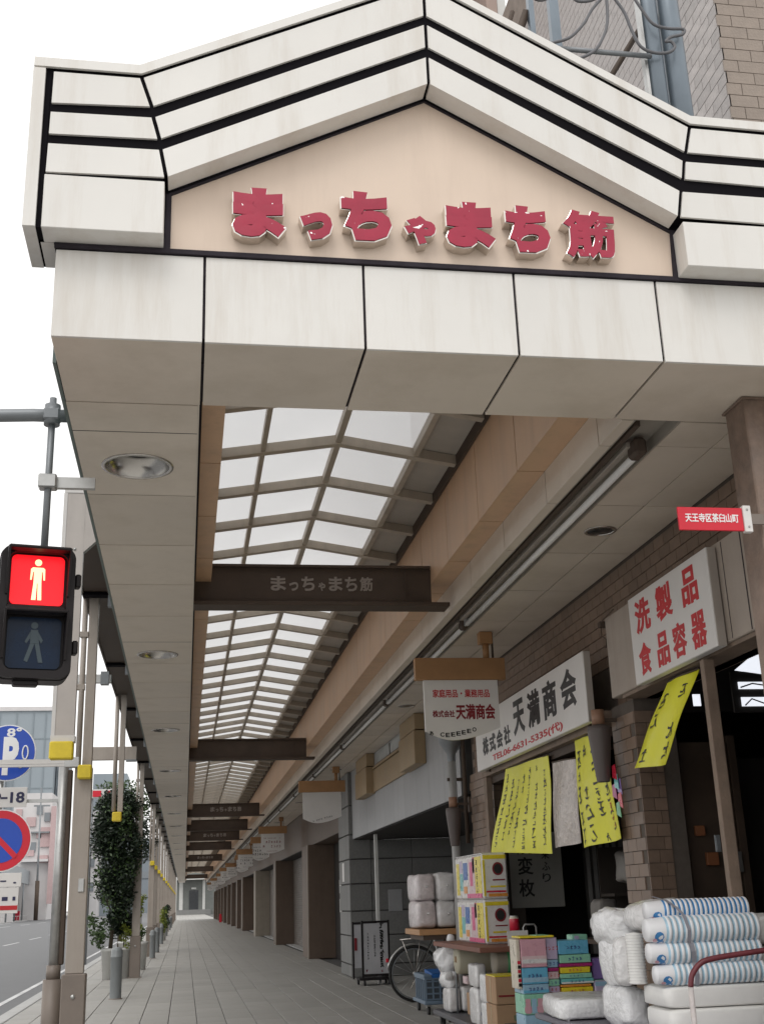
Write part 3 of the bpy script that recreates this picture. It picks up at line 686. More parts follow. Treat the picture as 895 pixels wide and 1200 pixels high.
# ================================================================== PEDESTRIAN SIGNAL
SGY = 6.8
sg = thing('pedestrian_signal', 'black pedestrian signal showing a lit red standing figure over a dark lens', 'traffic signal', (-.885, SGY, 2.8), rz=rad(12), local=True)
def rrect(w_, z0, z1, y, rr_, n=6):
    pts = []
    for (cx_, cz_, a0) in ((w_-rr_, z1-rr_, 0), (-w_+rr_, z1-rr_, 90), (-w_+rr_, z0+rr_, 180), (w_-rr_, z0+rr_, 270)):
        for k in range(n+1): a = rad(a0+90*k/n); pts.append((cx_+rr_*math.cos(a), y, cz_+rr_*math.sin(a)))
    return pts
mb = MB(black_pl); mb.prism(rrect(.215, 0, .79, 0, .07), (0, .16, 0)); part('housing', mb, sg)
mb = MB(black_pl)      # rounded surround standing proud of the face
a_, b_ = rrect(.21, .005, .785, -.05, .07), rrect(.165, .05, .745, -.05, .05)
for k in range(len(a_)):
    j = (k+1) % len(a_); mb.face([a_[k], a_[j], b_[j], b_[k]])
    mb.face([a_[k], a_[j], (a_[j][0], 0, a_[j][2]), (a_[k][0], 0, a_[k][2])]); mb.face([b_[k], b_[j], (b_[j][0], 0, b_[j][2]), (b_[k][0], 0, b_[k][2])])
part('surround', mb, sg)
bx('divider', black_pl, sg, -.166, .166, -.055, -.001, .372, .43, .01)
for zt in (.745, .372):
    mb = MB(black_pl); mb.box(-.175, .175, -.14, -.05, zt, zt+.018, .006); mb.prism([(-.178, -.14, zt+.01), (-.178, -.05, zt+.01), (-.178, -.05, zt-.26), (-.178, -.07, zt-.26)], (.012, 0, 0)); mb.prism([(.166, -.14, zt+.01), (.166, -.05, zt+.01), (.166, -.05, zt-.26), (.166, -.07, zt-.26)], (.012, 0, 0))
    part('hood', mb, sg)
redlit = mat('lit red lens', (.95, .004, .012), .4, var=.02, emit=.85)
figlit = mat('lit figure', (1, .80, .42), .4, var=.02, emit=1.1)
darklens = mat('unlit lens', (.006, .018, .045), .25, var=.3, scale=8, spec=.2)
figdark = mat('unlit figure', (.04, .065, .08), .4, var=.2)
part('red_lens', MB(redlit).prism(rrect(.150, .438, .735, -.012, .03), (0, .011, 0)), sg)
part('dark_lens', MB(darklens).prism(rrect(.150, .065, .362, -.012, .03), (0, .011, 0)), sg)
def figure(mat_, zc, walk=False):
    mb = MB(mat_); y0 = -.016
    mb.prism([(.0+.02*math.cos(2*math.pi*k/14), y0, zc+.105+.02*math.sin(2*math.pi*k/14)) for k in range(14)], (0, .003, 0))
    if not walk:
        for pts in ([(-.03,.075),(.03,.075),(.04,.065),(.042,.0),(.033,.0),(.027,.05),(.022,.05),(.022,-.02),(-.022,-.02),(-.022,.05),(-.027,.05),(-.033,.0),(-.042,.0),(-.04,.065)], [(-.022,-.0201),(-.002,-.0201),(-.005,-.12),(-.03,-.12)], [(.002,-.0201),(.022,-.0201),(.027,-.12),(.005,-.12)]):
            mb.prism([(a, y0, zc+b) for a, b in pts], (0, .003, 0))
    else:
        for pts in ([(-.02,.08),(.02,.08),(.03,-.0),(-.02,-.0)], [(-.02,-.001),(.005,-.001),(-.03,-.11),(-.05,-.10)], [(.006,-.001),(.03,-.001),(.055,-.11),(.03,-.11)], [(-.021,.07),(-.05,.01),(-.04,.0),(-.021,.03)], [(.021,.07),(.05,.02),(.04,.0),(.025,.03)]):
            mb.prism([(a, y0, zc+b) for a, b in pts], (0, .003, 0))
    return mb
part('standing_figure', figure(figlit, .587), sg); part('walking_figure', figure(figdark, .21, True), sg)
part('hinge', MB(black_pl).box(.216, .25, -.01, .06, .16, .24, .008).box(.216, .25, -.01, .06, .56, .64, .008), sg)
part('drain_lip', MB(black_pl).box(-.10, .04, .0, .08, -.03, .002, .008), sg)
pX, pY = -.885, SGY+.22
spn = thing('signal_arm', 'grey curved steel arm and hanging pole that carry the pedestrian signal', 'signal pole', (-.9, pY, 3.6))
part('hanging_pole', MB(galv_d).cyl((pX, pY, 3.55), (pX, pY, 4.65), .022, 14), spn)
part('arm_tube', MB(galv_d).tube([(-2.2, pY, 4.18), (-1.7, pY, 4.40), (-1.45, pY, 4.48), (-1.2, pY, 4.52), (-1.0, pY, 4.53), (-.76, pY, 4.53)], .042, 14), spn)
part('clamp', MB(galv_d).cyl((pX, pY, 4.465), (pX, pY, 4.60), .05, 14).box(pX-.05, pX+.05, pY-.05, pY+.05, 4.49, 4.57, .01), spn)
part('bracket', MB(galv).box(pX-.055, pX+.055, pY-.06, pY+.03, 4.03, 4.12, .008).box(pX+.055, -.60, pY-.02, pY+.02, 4.04, 4.11), spn)
part('mount', MB(black_pl).box(pX-.04, pX+.04, SGY+.10, pY+.02, 3.50, 3.60, .01), spn)

# ================================================================== TREES / PLANTS / BOLLARDS
leaf_m = mat('dark leaf', (.016, .030, .014), .5, var=.4, scale=6, rnd=0)
leaf_m2 = mat('bright leaf', (.20, .24, .03), .5, var=.3, scale=8)
leaf_m3 = mat('mid green leaf', (.05, .09, .025), .5, var=.35, scale=8)
def foliage(mb, c, rx, ry_, rz2, n, size, seed, mi=0, lump=4):
    r = random.Random(seed)
    cl = [(c[0]+r.uniform(-1, 1)*rx*.75, c[1]+r.uniform(-1, 1)*ry_*.75, c[2]+r.uniform(-1, 1)*rz2*.85, r.uniform(.3, .55)) for _ in range(lump)]
    for _ in range(n):
        q = r.choice(cl)
        d = Vector((r.gauss(0, 1), r.gauss(0, 1), r.gauss(0, 1))).normalized()*(r.random()**.4)
        p = Vector((q[0]+d.x*rx*q[3]*1.3, q[1]+d.y*ry_*q[3]*1.3, q[2]+d.z*min(rz2, rx*1.4)*q[3]*1.2))
        a = Vector((r.gauss(0, 1), r.gauss(0, 1), r.gauss(0, .6))).normalized(); b = a.cross(Vector((r.gauss(0,1), r.gauss(0,1), r.gauss(0,1)))).normalized()
        s = size*r.uniform(.6, 1.3)
        mb.face([p-a*s, p+b*s*.45, p+a*s, p-b*s*.45], mi)
def pot(t, x, y, r=.22, h=.66):
    part('pot', MB(pot_m).lathe([(0, 0), (r*.74, 0), (r*.94, h*.9), (r*1.05, h*.9), (r*1.05, h), (r*.92, h), (r*.9, h-.05), (0, h-.05)], (x, y, 0), n=24), t)
    part('soil', MB(soil_m).lathe([(r*.89, h-.045), (0, h-.03)], (x, y, 0), n=16), t)
tr = thing('potted_tree', 'tall dark evergreen climber in a white pot behind the nearest bollard', 'potted tree', (-1.66, 29.7, 0))
pot(tr, -1.70, 29.6, .20, .68)
part('trunk', MB(bark_m).tube([(-1.69, 29.6, .6), (-1.65, 29.65, 1.3), (-1.6, 29.7, 2.2), (-1.62, 29.7, 3.4), (-1.6, 29.7, 4.0)], .05, 8, r2=.015).tube([(-1.65, 29.65, 1.3), (-1.85, 29.6, 1.9), (-1.95, 29.6, 2.4)], .025, 6, r2=.01).tube([(-1.6, 29.7, 1.9), (-1.35, 29.7, 2.5)], .025, 6, r2=.01), tr)
mb = MB(leaf_m, leaf_m3)
for (cx_, cz_, rx, rz2, n) in ((-1.66, 3.35, .50, .75, 6500), (-1.60, 2.45, .47, .65, 5600), (-1.50, 1.65, .33, .45, 2800), (-1.60, 3.95, .42, .30, 1900), (-1.3, 3.0, .25, .6, 1300)):
    foliage(mb, (cx_, 29.7, cz_), rx, .45, rz2, n, .05, int(cx_*100+cz_*10), 0, 16)
foliage(mb, (-1.62, 29.5, 2.7), .5, .5, 1.3, 1300, .05, 5, 1, 26)
part('crown', mb, tr)
mb = MB(leaf_m3); foliage(mb, (-1.93, 29.4, 1.1), .25, .25, .35, 500, .05, 9, 0, 10); part('low_twigs', mb, tr)
pt = thing('potted_shrub', 'white plant pot with dark shrub and yellow green leaves right of the tall climber', 'potted plant', (-1.40, 29.9, 0))
pot(pt, -1.38, 29.9, .19, .68)
mb = MB(leaf_m2, leaf_m); foliage(mb, (-1.35, 29.8, .95), .16, .16, .22, 330, .035, 3, 0, 6); foliage(mb, (-1.45, 29.9, 1.2), .22, .2, .35, 900, .045, 31, 1, 8); part('leaves', mb, pt)
part('stem', MB(bark_m).cyl((-1.39, 29.9, .6), (-1.42, 29.9, 1.5), .015, 6), pt)
pt = thing('potted_shrub', 'small white plant pot with green leaves just beyond the second post', 'potted plant', (-.95, 33.5, 0)); pot(pt, -1.13, 33.5, .2, .7)
mb = MB(leaf_m3, leaf_m2); foliage(mb, (-1.12, 33.5, .95), .18, .18, .25, 450, .04, 8, 0, 6); foliage(mb, (-1.1, 33.5, 1.5), .10, .15, .5, 250, .04, 18, 1, 8); part('leaves', mb, pt)
part('stem', MB(bark_m).cyl((-1.13, 33.5, .6), (-1.13, 33.5, 1.8), .012, 6), pt)
for i, (y, x, hh, mi_, lb) in enumerate([(56, -1.15, 1.3, leaf_m2, 'yellow green bushy plant in a pot between two middle posts'), (61, -1.05, 1.45, leaf_m3, 'deep green bushy plant in a pot, farther of the kerb side pair'), (72, -1.1, 1.5, leaf_m, 'dark bushy plant in a pot far down the kerb side'), (38.5, -1.75, 1.9, leaf_m, 'dark shrub in a pot behind the second post')]):
    pt = thing('potted_shrub', lb, 'potted plant', (x, y, 0)); pot(pt, x, y, .22, .6)
    mb = MB(mi_); foliage(mb, (x, y, hh*.75), .3, .3, hh*.4, 900, .06, 40+i, 0, 12); part('leaves', mb, pt)
    part('stem', MB(bark_m).cyl((x, y, .5), (x, y, hh), .015, 6), pt)
# leafy street tree farther back showing above the climber
tr = thing('street_tree', 'green leafy street tree standing on the kerb behind the tall climber', 'tree', (-2.2, 44, 0))
part('trunk', MB(bark_m).tube([(-2.2, 44, 0), (-2.2, 44, 2), (-2.1, 44, 4.6)], .09, 8, r2=.03).tube([(-2.15, 44, 3), (-1.7, 44, 4.2)], .04, 6, r2=.01).tube([(-2.15, 44, 3.2), (-2.7, 44, 4.4)], .04, 6, r2=.01), tr)
mb = MB(leaf_m3, leaf_m); foliage(mb, (-2.1, 44, 4.9), 1.0, .9, .9, 3200, .07, 77, 0, 22); foliage(mb, (-2.0, 44, 3.8), .9, .8, .7, 2200, .07, 78, 1, 18); part('crown', mb, tr)
def bollard(x, y, label, r=.105, h=.88):
    t = thing('bollard', label, 'bollard', (x, y, 0), 'bollards along the kerb')
    part('body', MB(bollard_m).lathe([(r, 0), (r, h*.80), (r*1.04, h*.805), (r*1.04, h*.825), (r, h*.83), (r*.99, h*.93), (r*.8, h*.975), (r*.45, h), (0, h+.003)], (x, y, 0), n=24), t)
    part('base_ring', MB(foot_m).lathe([(r+.02, 0), (r+.02, .012), (r, .014)], (x, y, 0), n=24), t)
bollard(-1.20, 23.2, 'grey domed bollard in front of the white plant pots, nearest the camera')
for y, x, lb in ((40.5, -.98, 'grey bollard beside the third post'), (45.5, -.95, 'grey bollard between the third and fourth posts'), (55.5, -.98, 'grey bollard between the fifth and sixth posts'), (63, -.98, 'grey bollard just past the sixth post'), (70, -.98, 'grey bollard beyond the seventh post'), (88, -1.0, 'far grey bollard near the ninth post'), (97, -1.0, 'far grey bollard near the tenth post')):
    bollard(x, y, lb, .09, .86)
endp = thing('white_post', 'tall white post closing the row of kerb side posts far away', 'post', (-1.0, 151, 0)); bx('shaft', pot_m, endp, -1.45, -.95, 152, 152.4, 0, 6.3); bx('foot', pot_m, endp, -1.5, -.9, 151.9, 152.5, 0, .3)

# ================================================================== BIG COLUMN at entrance right + red plate
bc = thing('entrance_column', 'big brown speckled steel column under the right of the gable', 'column', (3.4, 6, 0))
part('shaft', MB(rust_m).box(3.164, 3.62, 5.80, 6.04, 0, ZS-.004, .008), bc)
part('cap_plate', MB(rust_m).box(3.15, 3.64, 5.785, 6.055, ZS-.018, ZS-.003, .003), bc)
part('base_plate', MB(foot_m).box(3.12, 3.66, 5.76, 6.08, 0, .02, .003), bc)

rs = thing('district_sign', 'small red plate with white characters fixed to the entrance column', 'sign', (2.85, 5.75, 3.5))
bx('plate', sign_red, rs, 2.654, 3.035, 5.75, 5.765, 3.428, 3.562, .002)
letters('天王寺区茶臼山町', .315, .052, ink_white, rs, (2.85, 5.75, 3.50), bold=.02, depth=.003)
bx('bracket_arm', foot_m, rs, 3.084, 3.163, 5.752, 5.765, 3.47, 3.53)
bx('bracket', sign_white, rs, 3.036, 3.083, 5.74, 5.775, 3.42, 3.575, .003)
part('screw', MB(galv).lathe([(0, -.005), (.006, -.004), (.007, 0)], (3.06, 5.74, 3.45), 'Y', 8).lathe([(0, -.005), (.006, -.004), (.007, 0)], (3.06, 5.74, 3.55), 'Y', 8), rs)

# ================================================================== TILED SHOP (right, near)
shop = thing('tiled_shop', 'open fronted shop clad in brown tiles below the arcade ceiling', 'shop building', (3.7, 10, 0))
WX = 3.715
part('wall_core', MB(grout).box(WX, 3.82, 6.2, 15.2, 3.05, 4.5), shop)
def tiles(parent, pts_fn, n_u, n_v, me, skip, limit, start=0):
    pass
TW, TH = .205, .10
tme_x = MB(tile_m).box(-.012, 0, -TW/2+.003, TW/2-.003, -TH/2+.003, TH/2-.003, .002).mesh('tile')      # facing -X
tme_y = MB(tile_m).box(-TW/2+.003, TW/2-.003, -.012, 0, -TH/2+.003, TH/2-.003, .002).mesh('tile')      # facing -Y
tcount = 0; extra = MB(tile_m)
tl_pos = []
def hidden(y, z):      # behind the sign boxes and the lintel
    return (6.2 < y < 9.35 and 3.05 < z < 3.76) or (9.7 < y < 13.7 and z < 3.5)
for j in range(12):
    z = 3.10+j*TH
    if z > 4.24: continue
    off = TW/2 if j % 2 else 0
    for i in range(45):
        y = 6.3+i*TW+off
        if y > 15.1 or hidden(y, z): continue
        tl_pos.append(('x', WX, y, z))
PX0, PY0, PY1 = 3.612, 9.10, 9.62
part('pillar', MB(grout).box(PX0, 3.95, PY0, PY1, 0, 3.049), shop)
part('pillar', MB(grout).box(3.66, 3.95, 13.95, 15.15, 0, 3.049), shop)
pp = []
for j in range(30):
    z = .10+j*TH; off = 0 if j % 2 else -.10
    if z > 3.0: break
    for k in range(-1, 3):
        y0 = max(PY0, PY0+.005+k*TW+off+.10); y1 = min(PY1, y0+TW) if k >= 0 else PY0+(.10+off if off else .0)
        if y1-y0 < .03: continue
        pp.append((z, y0, y1))
for (z, y0, y1) in pp:
    if z > .7 and tcount < 120: bx('tile', tile_m, shop, PX0-.012, PX0, y0+.003, y1-.003, z-TH/2+.003, z+TH/2-.003); tcount += 1
    else: extra.box(PX0-.012, PX0, y0+.003, y1-.003, z-TH/2+.003, z+TH/2-.003)
for j in range(30):
    z = .10+j*TH
    if z > 3.0: break
    segs = ((3.60, 3.70), (3.70, 3.81)) if j % 2 else ((3.60, 3.75), (3.75, 3.81))
    for a, b in segs:
        if z > .9 and tcount < 165: bx('tile', tile_m, shop, a+.002, b-.002, PY0-.012, PY0, z-TH/2+.003, z+TH/2-.003); tcount += 1
        else: extra.box(a+.002, b-.002, PY0-.012, PY0, z-TH/2+.003, z+TH/2-.003)
tl_pos.sort(key=lambda q: q[2])
for (_, x, y, z) in tl_pos:
    if tcount < 300 and y < 15: put('tile', tme_x, shop, loc=(x, y, z)); tcount += 1
    else: extra.box(x-.012, x, y-TW/2+.003, y+TW/2-.003, z-TH/2+.003, z+TH/2-.003)
for j in range(30):
    z = .10+j*TH; off = TW/2 if j % 2 else 0
    for i in range(6):
        y0 = 13.95+i*TW+off
        if y0 > 15.0: continue
        extra.box(3.648, 3.66, y0+.003, min(y0+TW, 15.14)-.003, z-TH/2+.003, z+TH/2-.003)
    extra.box(3.652, 3.76, 13.938, 13.95, z-.047, z+.047)
part('tile', extra, shop, kind='stuff')
# lintel block over the right bay
part('lintel', MB(conc_m).box(3.50, 3.712, 6.2, 9.28, 3.08, 3.765, .006), shop)
part('lintel_crack', MB(joint_m).box(3.497, 3.4985, 6.70, 6.71, 3.09, 3.75).box(3.497, 3.4985, 6.98, 6.985, 3.09, 3.75), shop)
part('bay_soffit', MB(wood_d).box(3.52, 3.83, 6.2, 9.09, 3.05, 3.078).box(3.52, 4.2, 9.65, 13.94, 2.90, 3.04), shop)
part('shutter_box', MB(steel_br).box(3.60, 3.9, 9.65, 13.94, 2.82, 2.899), shop)
part('frame_post', MB(wood_d).box(3.45, 3.53, 7.36, 7.42, 0, 3.03, .004), shop)
part('side_jamb', MB(wood_d).box(3.53, 3.60, 13.80, 13.93, 0, 2.9, .004), shop)
part('frame_post', MB(conc_m).box(3.60, 3.68, 6.25, 6.32, 0, 3.03), shop)
# interior shell
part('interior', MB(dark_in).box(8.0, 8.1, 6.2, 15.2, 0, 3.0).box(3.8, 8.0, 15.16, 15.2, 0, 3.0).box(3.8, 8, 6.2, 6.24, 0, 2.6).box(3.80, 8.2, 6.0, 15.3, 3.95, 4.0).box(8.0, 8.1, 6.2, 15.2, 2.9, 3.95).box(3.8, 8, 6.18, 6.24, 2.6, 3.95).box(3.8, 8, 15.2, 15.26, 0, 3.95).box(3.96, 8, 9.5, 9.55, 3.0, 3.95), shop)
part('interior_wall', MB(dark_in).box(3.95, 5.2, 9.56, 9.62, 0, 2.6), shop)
part('floor_slab', MB(slab_b).box(3.75, 8, 6.2, 15.2, -.021, .0), shop)
shop2 = thing('roof_window', 'bright slatted window glimpsed deep inside the right shop bay', 'window', (6, 11.4, 3.5))
wl = mat('daylit window', (.85, .88, .95), .4, var=.1, emit=.9)
for zz in ((2.93, 3.0), (2.72, 2.80)): pass
mb = MB(wl).prism([(4.24, 8.5, 3.17), (4.6, 8.5, 3.12), (4.6, 8.5, 3.34), (4.42, 8.5, 3.30)], (0, .01, 0))
part('pane', mb, shop2); part('pane', MB(wl).box(4.25, 4.6, 8.49, 8.50, 3.02, 3.075), shop2)
part('pane', MB(wl).box(4.26, 4.6, 8.49, 8.50, 2.885, 2.955), shop2); part('pane', MB(wl).box(3.86, 3.92, 8.49, 8.50, 2.89, 2.98), shop2)
part('frame', MB(dark_in).box(4.2, 4.62, 8.505, 8.53, 2.84, 3.16), shop2)
part('branch', MB(dark_in).tube([(4.28, 8.48, 2.89), (4.34, 8.48, 2.94), (4.45, 8.48, 2.90), (4.55, 8.48, 2.93)], .006, 5).tube([(4.26, 8.48, 3.03), (4.36, 8.48, 3.06), (4.5, 8.48, 3.04)], .006, 5), shop2)
# things dimly visible inside: shelves with stock
shelf = thing('stock_shelf', 'dim shelving with boxed stock inside the shop behind the goods', 'shelf', (5.0, 12.2, 0))
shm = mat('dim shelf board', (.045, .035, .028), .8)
for zz in (.6, 1.05, 1.5): bx('shelf_board', shm, shelf, 4.35, 5.6, 12.0, 12.4, zz, zz+.03)
bx('back_panel', shm, shelf, 4.35, 5.6, 12.41, 12.43, 0, 2.0)
for i in range(12):
    x = 4.45+rng.random()*1.05; zz = (.63, 1.08, 1.53)[i % 3]; k = rng.choice(['white', 'cream', 'lilac', 'mint', 'red', 'lblue'])
    b = thing('stock_box', 'dim %s packet on the %s shelf inside the shop, %s set along' % ({'lblue': 'pale blue'}.get(k, k), ('lowest', 'middle', 'top')[i % 3], on[i//3]), 'box', (x, 12.1, zz), 'packets on the dim indoor shelf')
    bx('carton', pm(k), b, x-.06, x+.07, 12.02, 12.2, zz, zz+rng.uniform(.08, .2), .006)
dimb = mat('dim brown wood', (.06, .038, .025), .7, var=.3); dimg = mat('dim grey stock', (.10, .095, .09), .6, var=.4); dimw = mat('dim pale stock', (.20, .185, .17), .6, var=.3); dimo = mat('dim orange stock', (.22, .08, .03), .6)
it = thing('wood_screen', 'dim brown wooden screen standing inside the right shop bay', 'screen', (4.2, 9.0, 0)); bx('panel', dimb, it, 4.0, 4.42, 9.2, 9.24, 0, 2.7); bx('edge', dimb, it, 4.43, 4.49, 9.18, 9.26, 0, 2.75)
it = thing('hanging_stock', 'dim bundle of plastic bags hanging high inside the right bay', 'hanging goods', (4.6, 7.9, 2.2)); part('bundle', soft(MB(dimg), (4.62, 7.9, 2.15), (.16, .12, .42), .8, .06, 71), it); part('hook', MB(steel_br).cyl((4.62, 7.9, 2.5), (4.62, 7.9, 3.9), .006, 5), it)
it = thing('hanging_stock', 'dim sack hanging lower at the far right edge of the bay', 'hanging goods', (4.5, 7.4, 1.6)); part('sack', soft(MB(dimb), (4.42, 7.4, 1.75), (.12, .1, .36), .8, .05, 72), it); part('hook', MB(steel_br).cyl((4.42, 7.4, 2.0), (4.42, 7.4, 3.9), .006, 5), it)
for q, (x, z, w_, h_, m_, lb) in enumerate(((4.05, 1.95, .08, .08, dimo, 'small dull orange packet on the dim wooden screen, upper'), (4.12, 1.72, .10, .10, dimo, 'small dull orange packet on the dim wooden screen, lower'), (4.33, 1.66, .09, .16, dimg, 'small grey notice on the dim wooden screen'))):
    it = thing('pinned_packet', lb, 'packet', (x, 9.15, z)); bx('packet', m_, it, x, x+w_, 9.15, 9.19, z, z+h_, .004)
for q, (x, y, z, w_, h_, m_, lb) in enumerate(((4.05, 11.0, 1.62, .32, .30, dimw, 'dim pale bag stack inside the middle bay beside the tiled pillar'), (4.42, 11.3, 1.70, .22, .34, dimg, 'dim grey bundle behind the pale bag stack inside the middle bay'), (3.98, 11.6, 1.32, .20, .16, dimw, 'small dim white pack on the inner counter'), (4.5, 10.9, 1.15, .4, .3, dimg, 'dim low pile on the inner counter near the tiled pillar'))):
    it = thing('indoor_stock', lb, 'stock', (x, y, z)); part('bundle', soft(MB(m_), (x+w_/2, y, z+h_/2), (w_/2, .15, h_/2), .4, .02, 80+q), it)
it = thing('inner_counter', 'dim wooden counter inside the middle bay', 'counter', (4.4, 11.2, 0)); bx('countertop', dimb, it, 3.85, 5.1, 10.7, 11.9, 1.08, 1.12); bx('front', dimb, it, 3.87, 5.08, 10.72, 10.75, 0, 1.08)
it = thing('inner_curtain', 'dim grey cloth hanging at the back of the middle bay', 'curtain', (5, 13.2, 1)); mb = MB(dimg)
for q in range(24):
    mb.face([(4.45+q*.04, 13.2+.02*(q % 2), .9), (4.49+q*.04, 13.2+.02*((q+1) % 2), .9), (4.49+q*.04, 13.2+.02*((q+1) % 2), 2.4), (4.45+q*.04, 13.2+.02*(q % 2), 2.4)])
part('cloth', mb, it)
el = thing('switch_box', 'small grey electrical box on the dim wall beside the open bay', 'electrical box', (3.9, 8.7, 1.9))
bx('case', galv_d, el, 3.86, 3.90, 8.4, 8.41, 1.80, 1.92) ; bx('lid', galv_d, el, 3.865, 3.895, 8.39, 8.399, 1.81, 1.91)

# signs on the shop
def wall_sign(name, label, y0, y1, z0, z1, x=3.42, th=.07):
    t = thing(name, label, 'sign', (x, (y0+y1)/2, z0))
    bx('sign_box', sign_white, t, x, x+th, y0, y1, z0, z1, .006)
    part('edge_trim', MB(mat('aluminium trim', (.50, .46, .42), .4, metal=.4)).box(x+.01, x+th-.002, y0-.008, y0-.0005, z0+.002, z1-.002), t)
    return t
s1 = wall_sign('shop_sign', 'white box sign with red characters in two rows over the right bay', 7.06, 8.52, 3.055, 3.735)
def put_text(t, body, y0, y1, z0, z1, m, x=3.42, bold=.03):
    letters(body, abs(y1-y0), z1-z0, m, t, (x, (y0+y1)/2, (z0+z1)/2), SIDE, bold, .004)
for c, a, b in (('洗', 8.40, 8.10), ('製', 7.98, 7.68), ('品', 7.50, 7.24)): put_text(s1, c, a, b, 3.42, 3.68, ink_red)
for c, a, b in (('食', 8.40, 8.16), ('品', 8.04, 7.82), ('容', 7.75, 7.51), ('器', 7.42, 7.18)): put_text(s1, c, a, b, 3.10, 3.345, ink_red)
s2 = wall_sign('shop_sign', 'long white box sign with large black characters and red telephone number', 9.70, 13.75, 2.95, 3.575, x=3.42)
for c, a, b, z0, z1 in (('株', 13.42, 13.15, 3.10, 3.30), ('式', 13.10, 12.83, 3.10, 3.30), ('会', 12.78, 12.52, 3.10, 3.30), ('社', 12.46, 12.2, 3.10, 3.30), ('天', 12.05, 11.62, 3.14, 3.50), ('満', 11.50, 11.07, 3.14, 3.50), ('商', 10.95, 10.52, 3.14, 3.50), ('会', 10.38, 9.92, 3.14, 3.50)):
    put_text(s2, c, a, b, z0, z1, ink_black, bold=.035)
put_text(s2, 'TEL06-6631-5335(代)', 13.0, 10.4, 2.975, 3.075, ink_red, bold=.02)
part('support_frame', MB(steel_br).box(3.50, 3.70, 9.9, 9.94, 2.93, 2.96).box(3.50, 3.70, 13.5, 13.54, 2.93, 2.96), s2)
cb = thing('wall_bracket', 'small dark bracket and wires at the end of the concrete lintel', 'bracket', (3.5, 9.4, 3.7))
part('bracket_arm', MB(steel_br).box(3.46, 3.55, 9.30, 9.36, 3.70, 3.75, .008), cb)
part('wire', MB(steel_br).tube([(3.48, 9.33, 3.72), (3.47, 9.3, 3.62), (3.48, 9.24, 3.58), (3.47, 9.22, 3.5)], .005, 5).tube([(3.48, 9.0, 3.78), (3.46, 9.2, 3.74), (3.48, 9.33, 3.73)], .005, 5), cb)

# scribbled banners
def scribble(mb, fn, u, v, s, r, heavy=1.0):
    "one brush-written sign: a few thin strokes crossing near the middle"
    n_ = r.randint(3, 5)
    for q in range(n_):
        horiz = q % 2 == 0; off = (q/(n_-1)-.5)*.75*s if n_ > 1 else 0
        if horiz: u0, v0, du, dv = u-.38*s+r.uniform(-.08, .05)*s, v+off+r.uniform(-.06, .06)*s, r.uniform(.45, .8)*s, r.uniform(.0, .14)*s
        elif r.random() < .5: u0, v0, du, dv = u+r.uniform(-.12, .12)*s, v+.42*s, r.uniform(-.35, .0)*s, -r.uniform(.55, .85)*s
        else: u0, v0, du, dv = u+r.uniform(-.1, .1)*s, v+.1*s, r.uniform(.15, .4)*s, -r.uniform(.3, .5)*s
        bow = r.uniform(-.12, .12)*s; n = 4; W = s*.082*heavy
        L = math.hypot(du, dv)+1e-6; nx, ny = -dv/L, du/L
        pts = [(u0+du*k/n+nx*bow*4*(k/n)*(1-k/n), v0+dv*k/n+ny*bow*4*(k/n)*(1-k/n), W*(1-.65*k/n)) for k in range(n+1)]
        for k in range(n):
            a, b = pts[k], pts[k+1]
            mb.face([fn(a[0]-nx*a[2], a[1]-ny*a[2]), fn(b[0]-nx*b[2], b[1]-ny*b[2]), fn(b[0]+nx*b[2], b[1]+ny*b[2]), fn(a[0]+nx*a[2], a[1]+ny*a[2])])
def banner(name, label, corners, cols_, seed, m=banner_y, ink=ink_black, wav=.03, red=0, cat='banner', size=.085, group=None, skip_text=False):
    "corners TL, TR, BR, BL as 3D points; u 0..W, v 0..-H in metres"
    TL, TR, BR, BL = [Vector(c) for c in corners]; W = ((TR-TL).length+(BR-BL).length)/2; H = ((BL-TL).length+(BR-TR).length)/2
    nrm = (TR-TL).cross(BL-TL).normalized(); nrm = nrm if nrm.x < 0 else -nrm
    def fn0(u, v, lift=0):
        s, t = u/W, -v/H
        p = TL*(1-s)*(1-t)+TR*s*(1-t)+BR*s*t+BL*(1-s)*t
        return p+nrm*(wav*math.sin(s*7+t*1.5+seed)*(.3+.7*t)+wav*.4*math.sin(t*6+seed)+lift)
    t_ = thing(name, label, cat, TL, group)
    mb = MB(m); N = 14; g = [[mb.bm.verts.new(fn0(W*i/N, -H*j/N)) for i in range(N+1)] for j in range(N+1)]; g2 = [[mb.bm.verts.new(fn0(W*i/N, -H*j/N, -.003)) for i in range(N+1)] for j in range(N+1)]
    for G in (g, g2):
        for j in range(N):
            for i in range(N):
                f = mb.bm.faces.new([G[j][i], G[j][i+1], G[j+1][i+1], G[j+1][i]]); f.smooth = True
    part('cloth', mb, t_)
    part('top_rail', MB(steel_br).tube([fn0(0, .005), fn0(W/2, .008), fn0(W, .005)], .008, 6), t_)
    if skip_text: return t_
    r = random.Random(seed); mk = MB(ink)
    for ci in range(cols_):
        u = W*(ci+.6)/(cols_+.2); v = -.06-r.uniform(0, .1); s = size*r.uniform(.8, 1.3)
        while v > -H+.08:
            ss = s*r.uniform(.7, 1.35)
            if r.random() > .12: scribble(mk, lambda a, b: fn0(min(max(a, .01), W-.01), max(b, -H+.01), .004), u, v-ss*.5, ss, r)
            v -= ss*1.12
    part('brush_writing', mk, t_)
    if red:
        mk = MB(ink_red)
        for q in range(3): scribble(mk, lambda a, b: fn0(min(max(a, .01), W-.01), max(b, -H+.01), .005), W*.86, -H*.70-q*.07, .07, r)
        part('red_writing', mk, t_)
    return t_
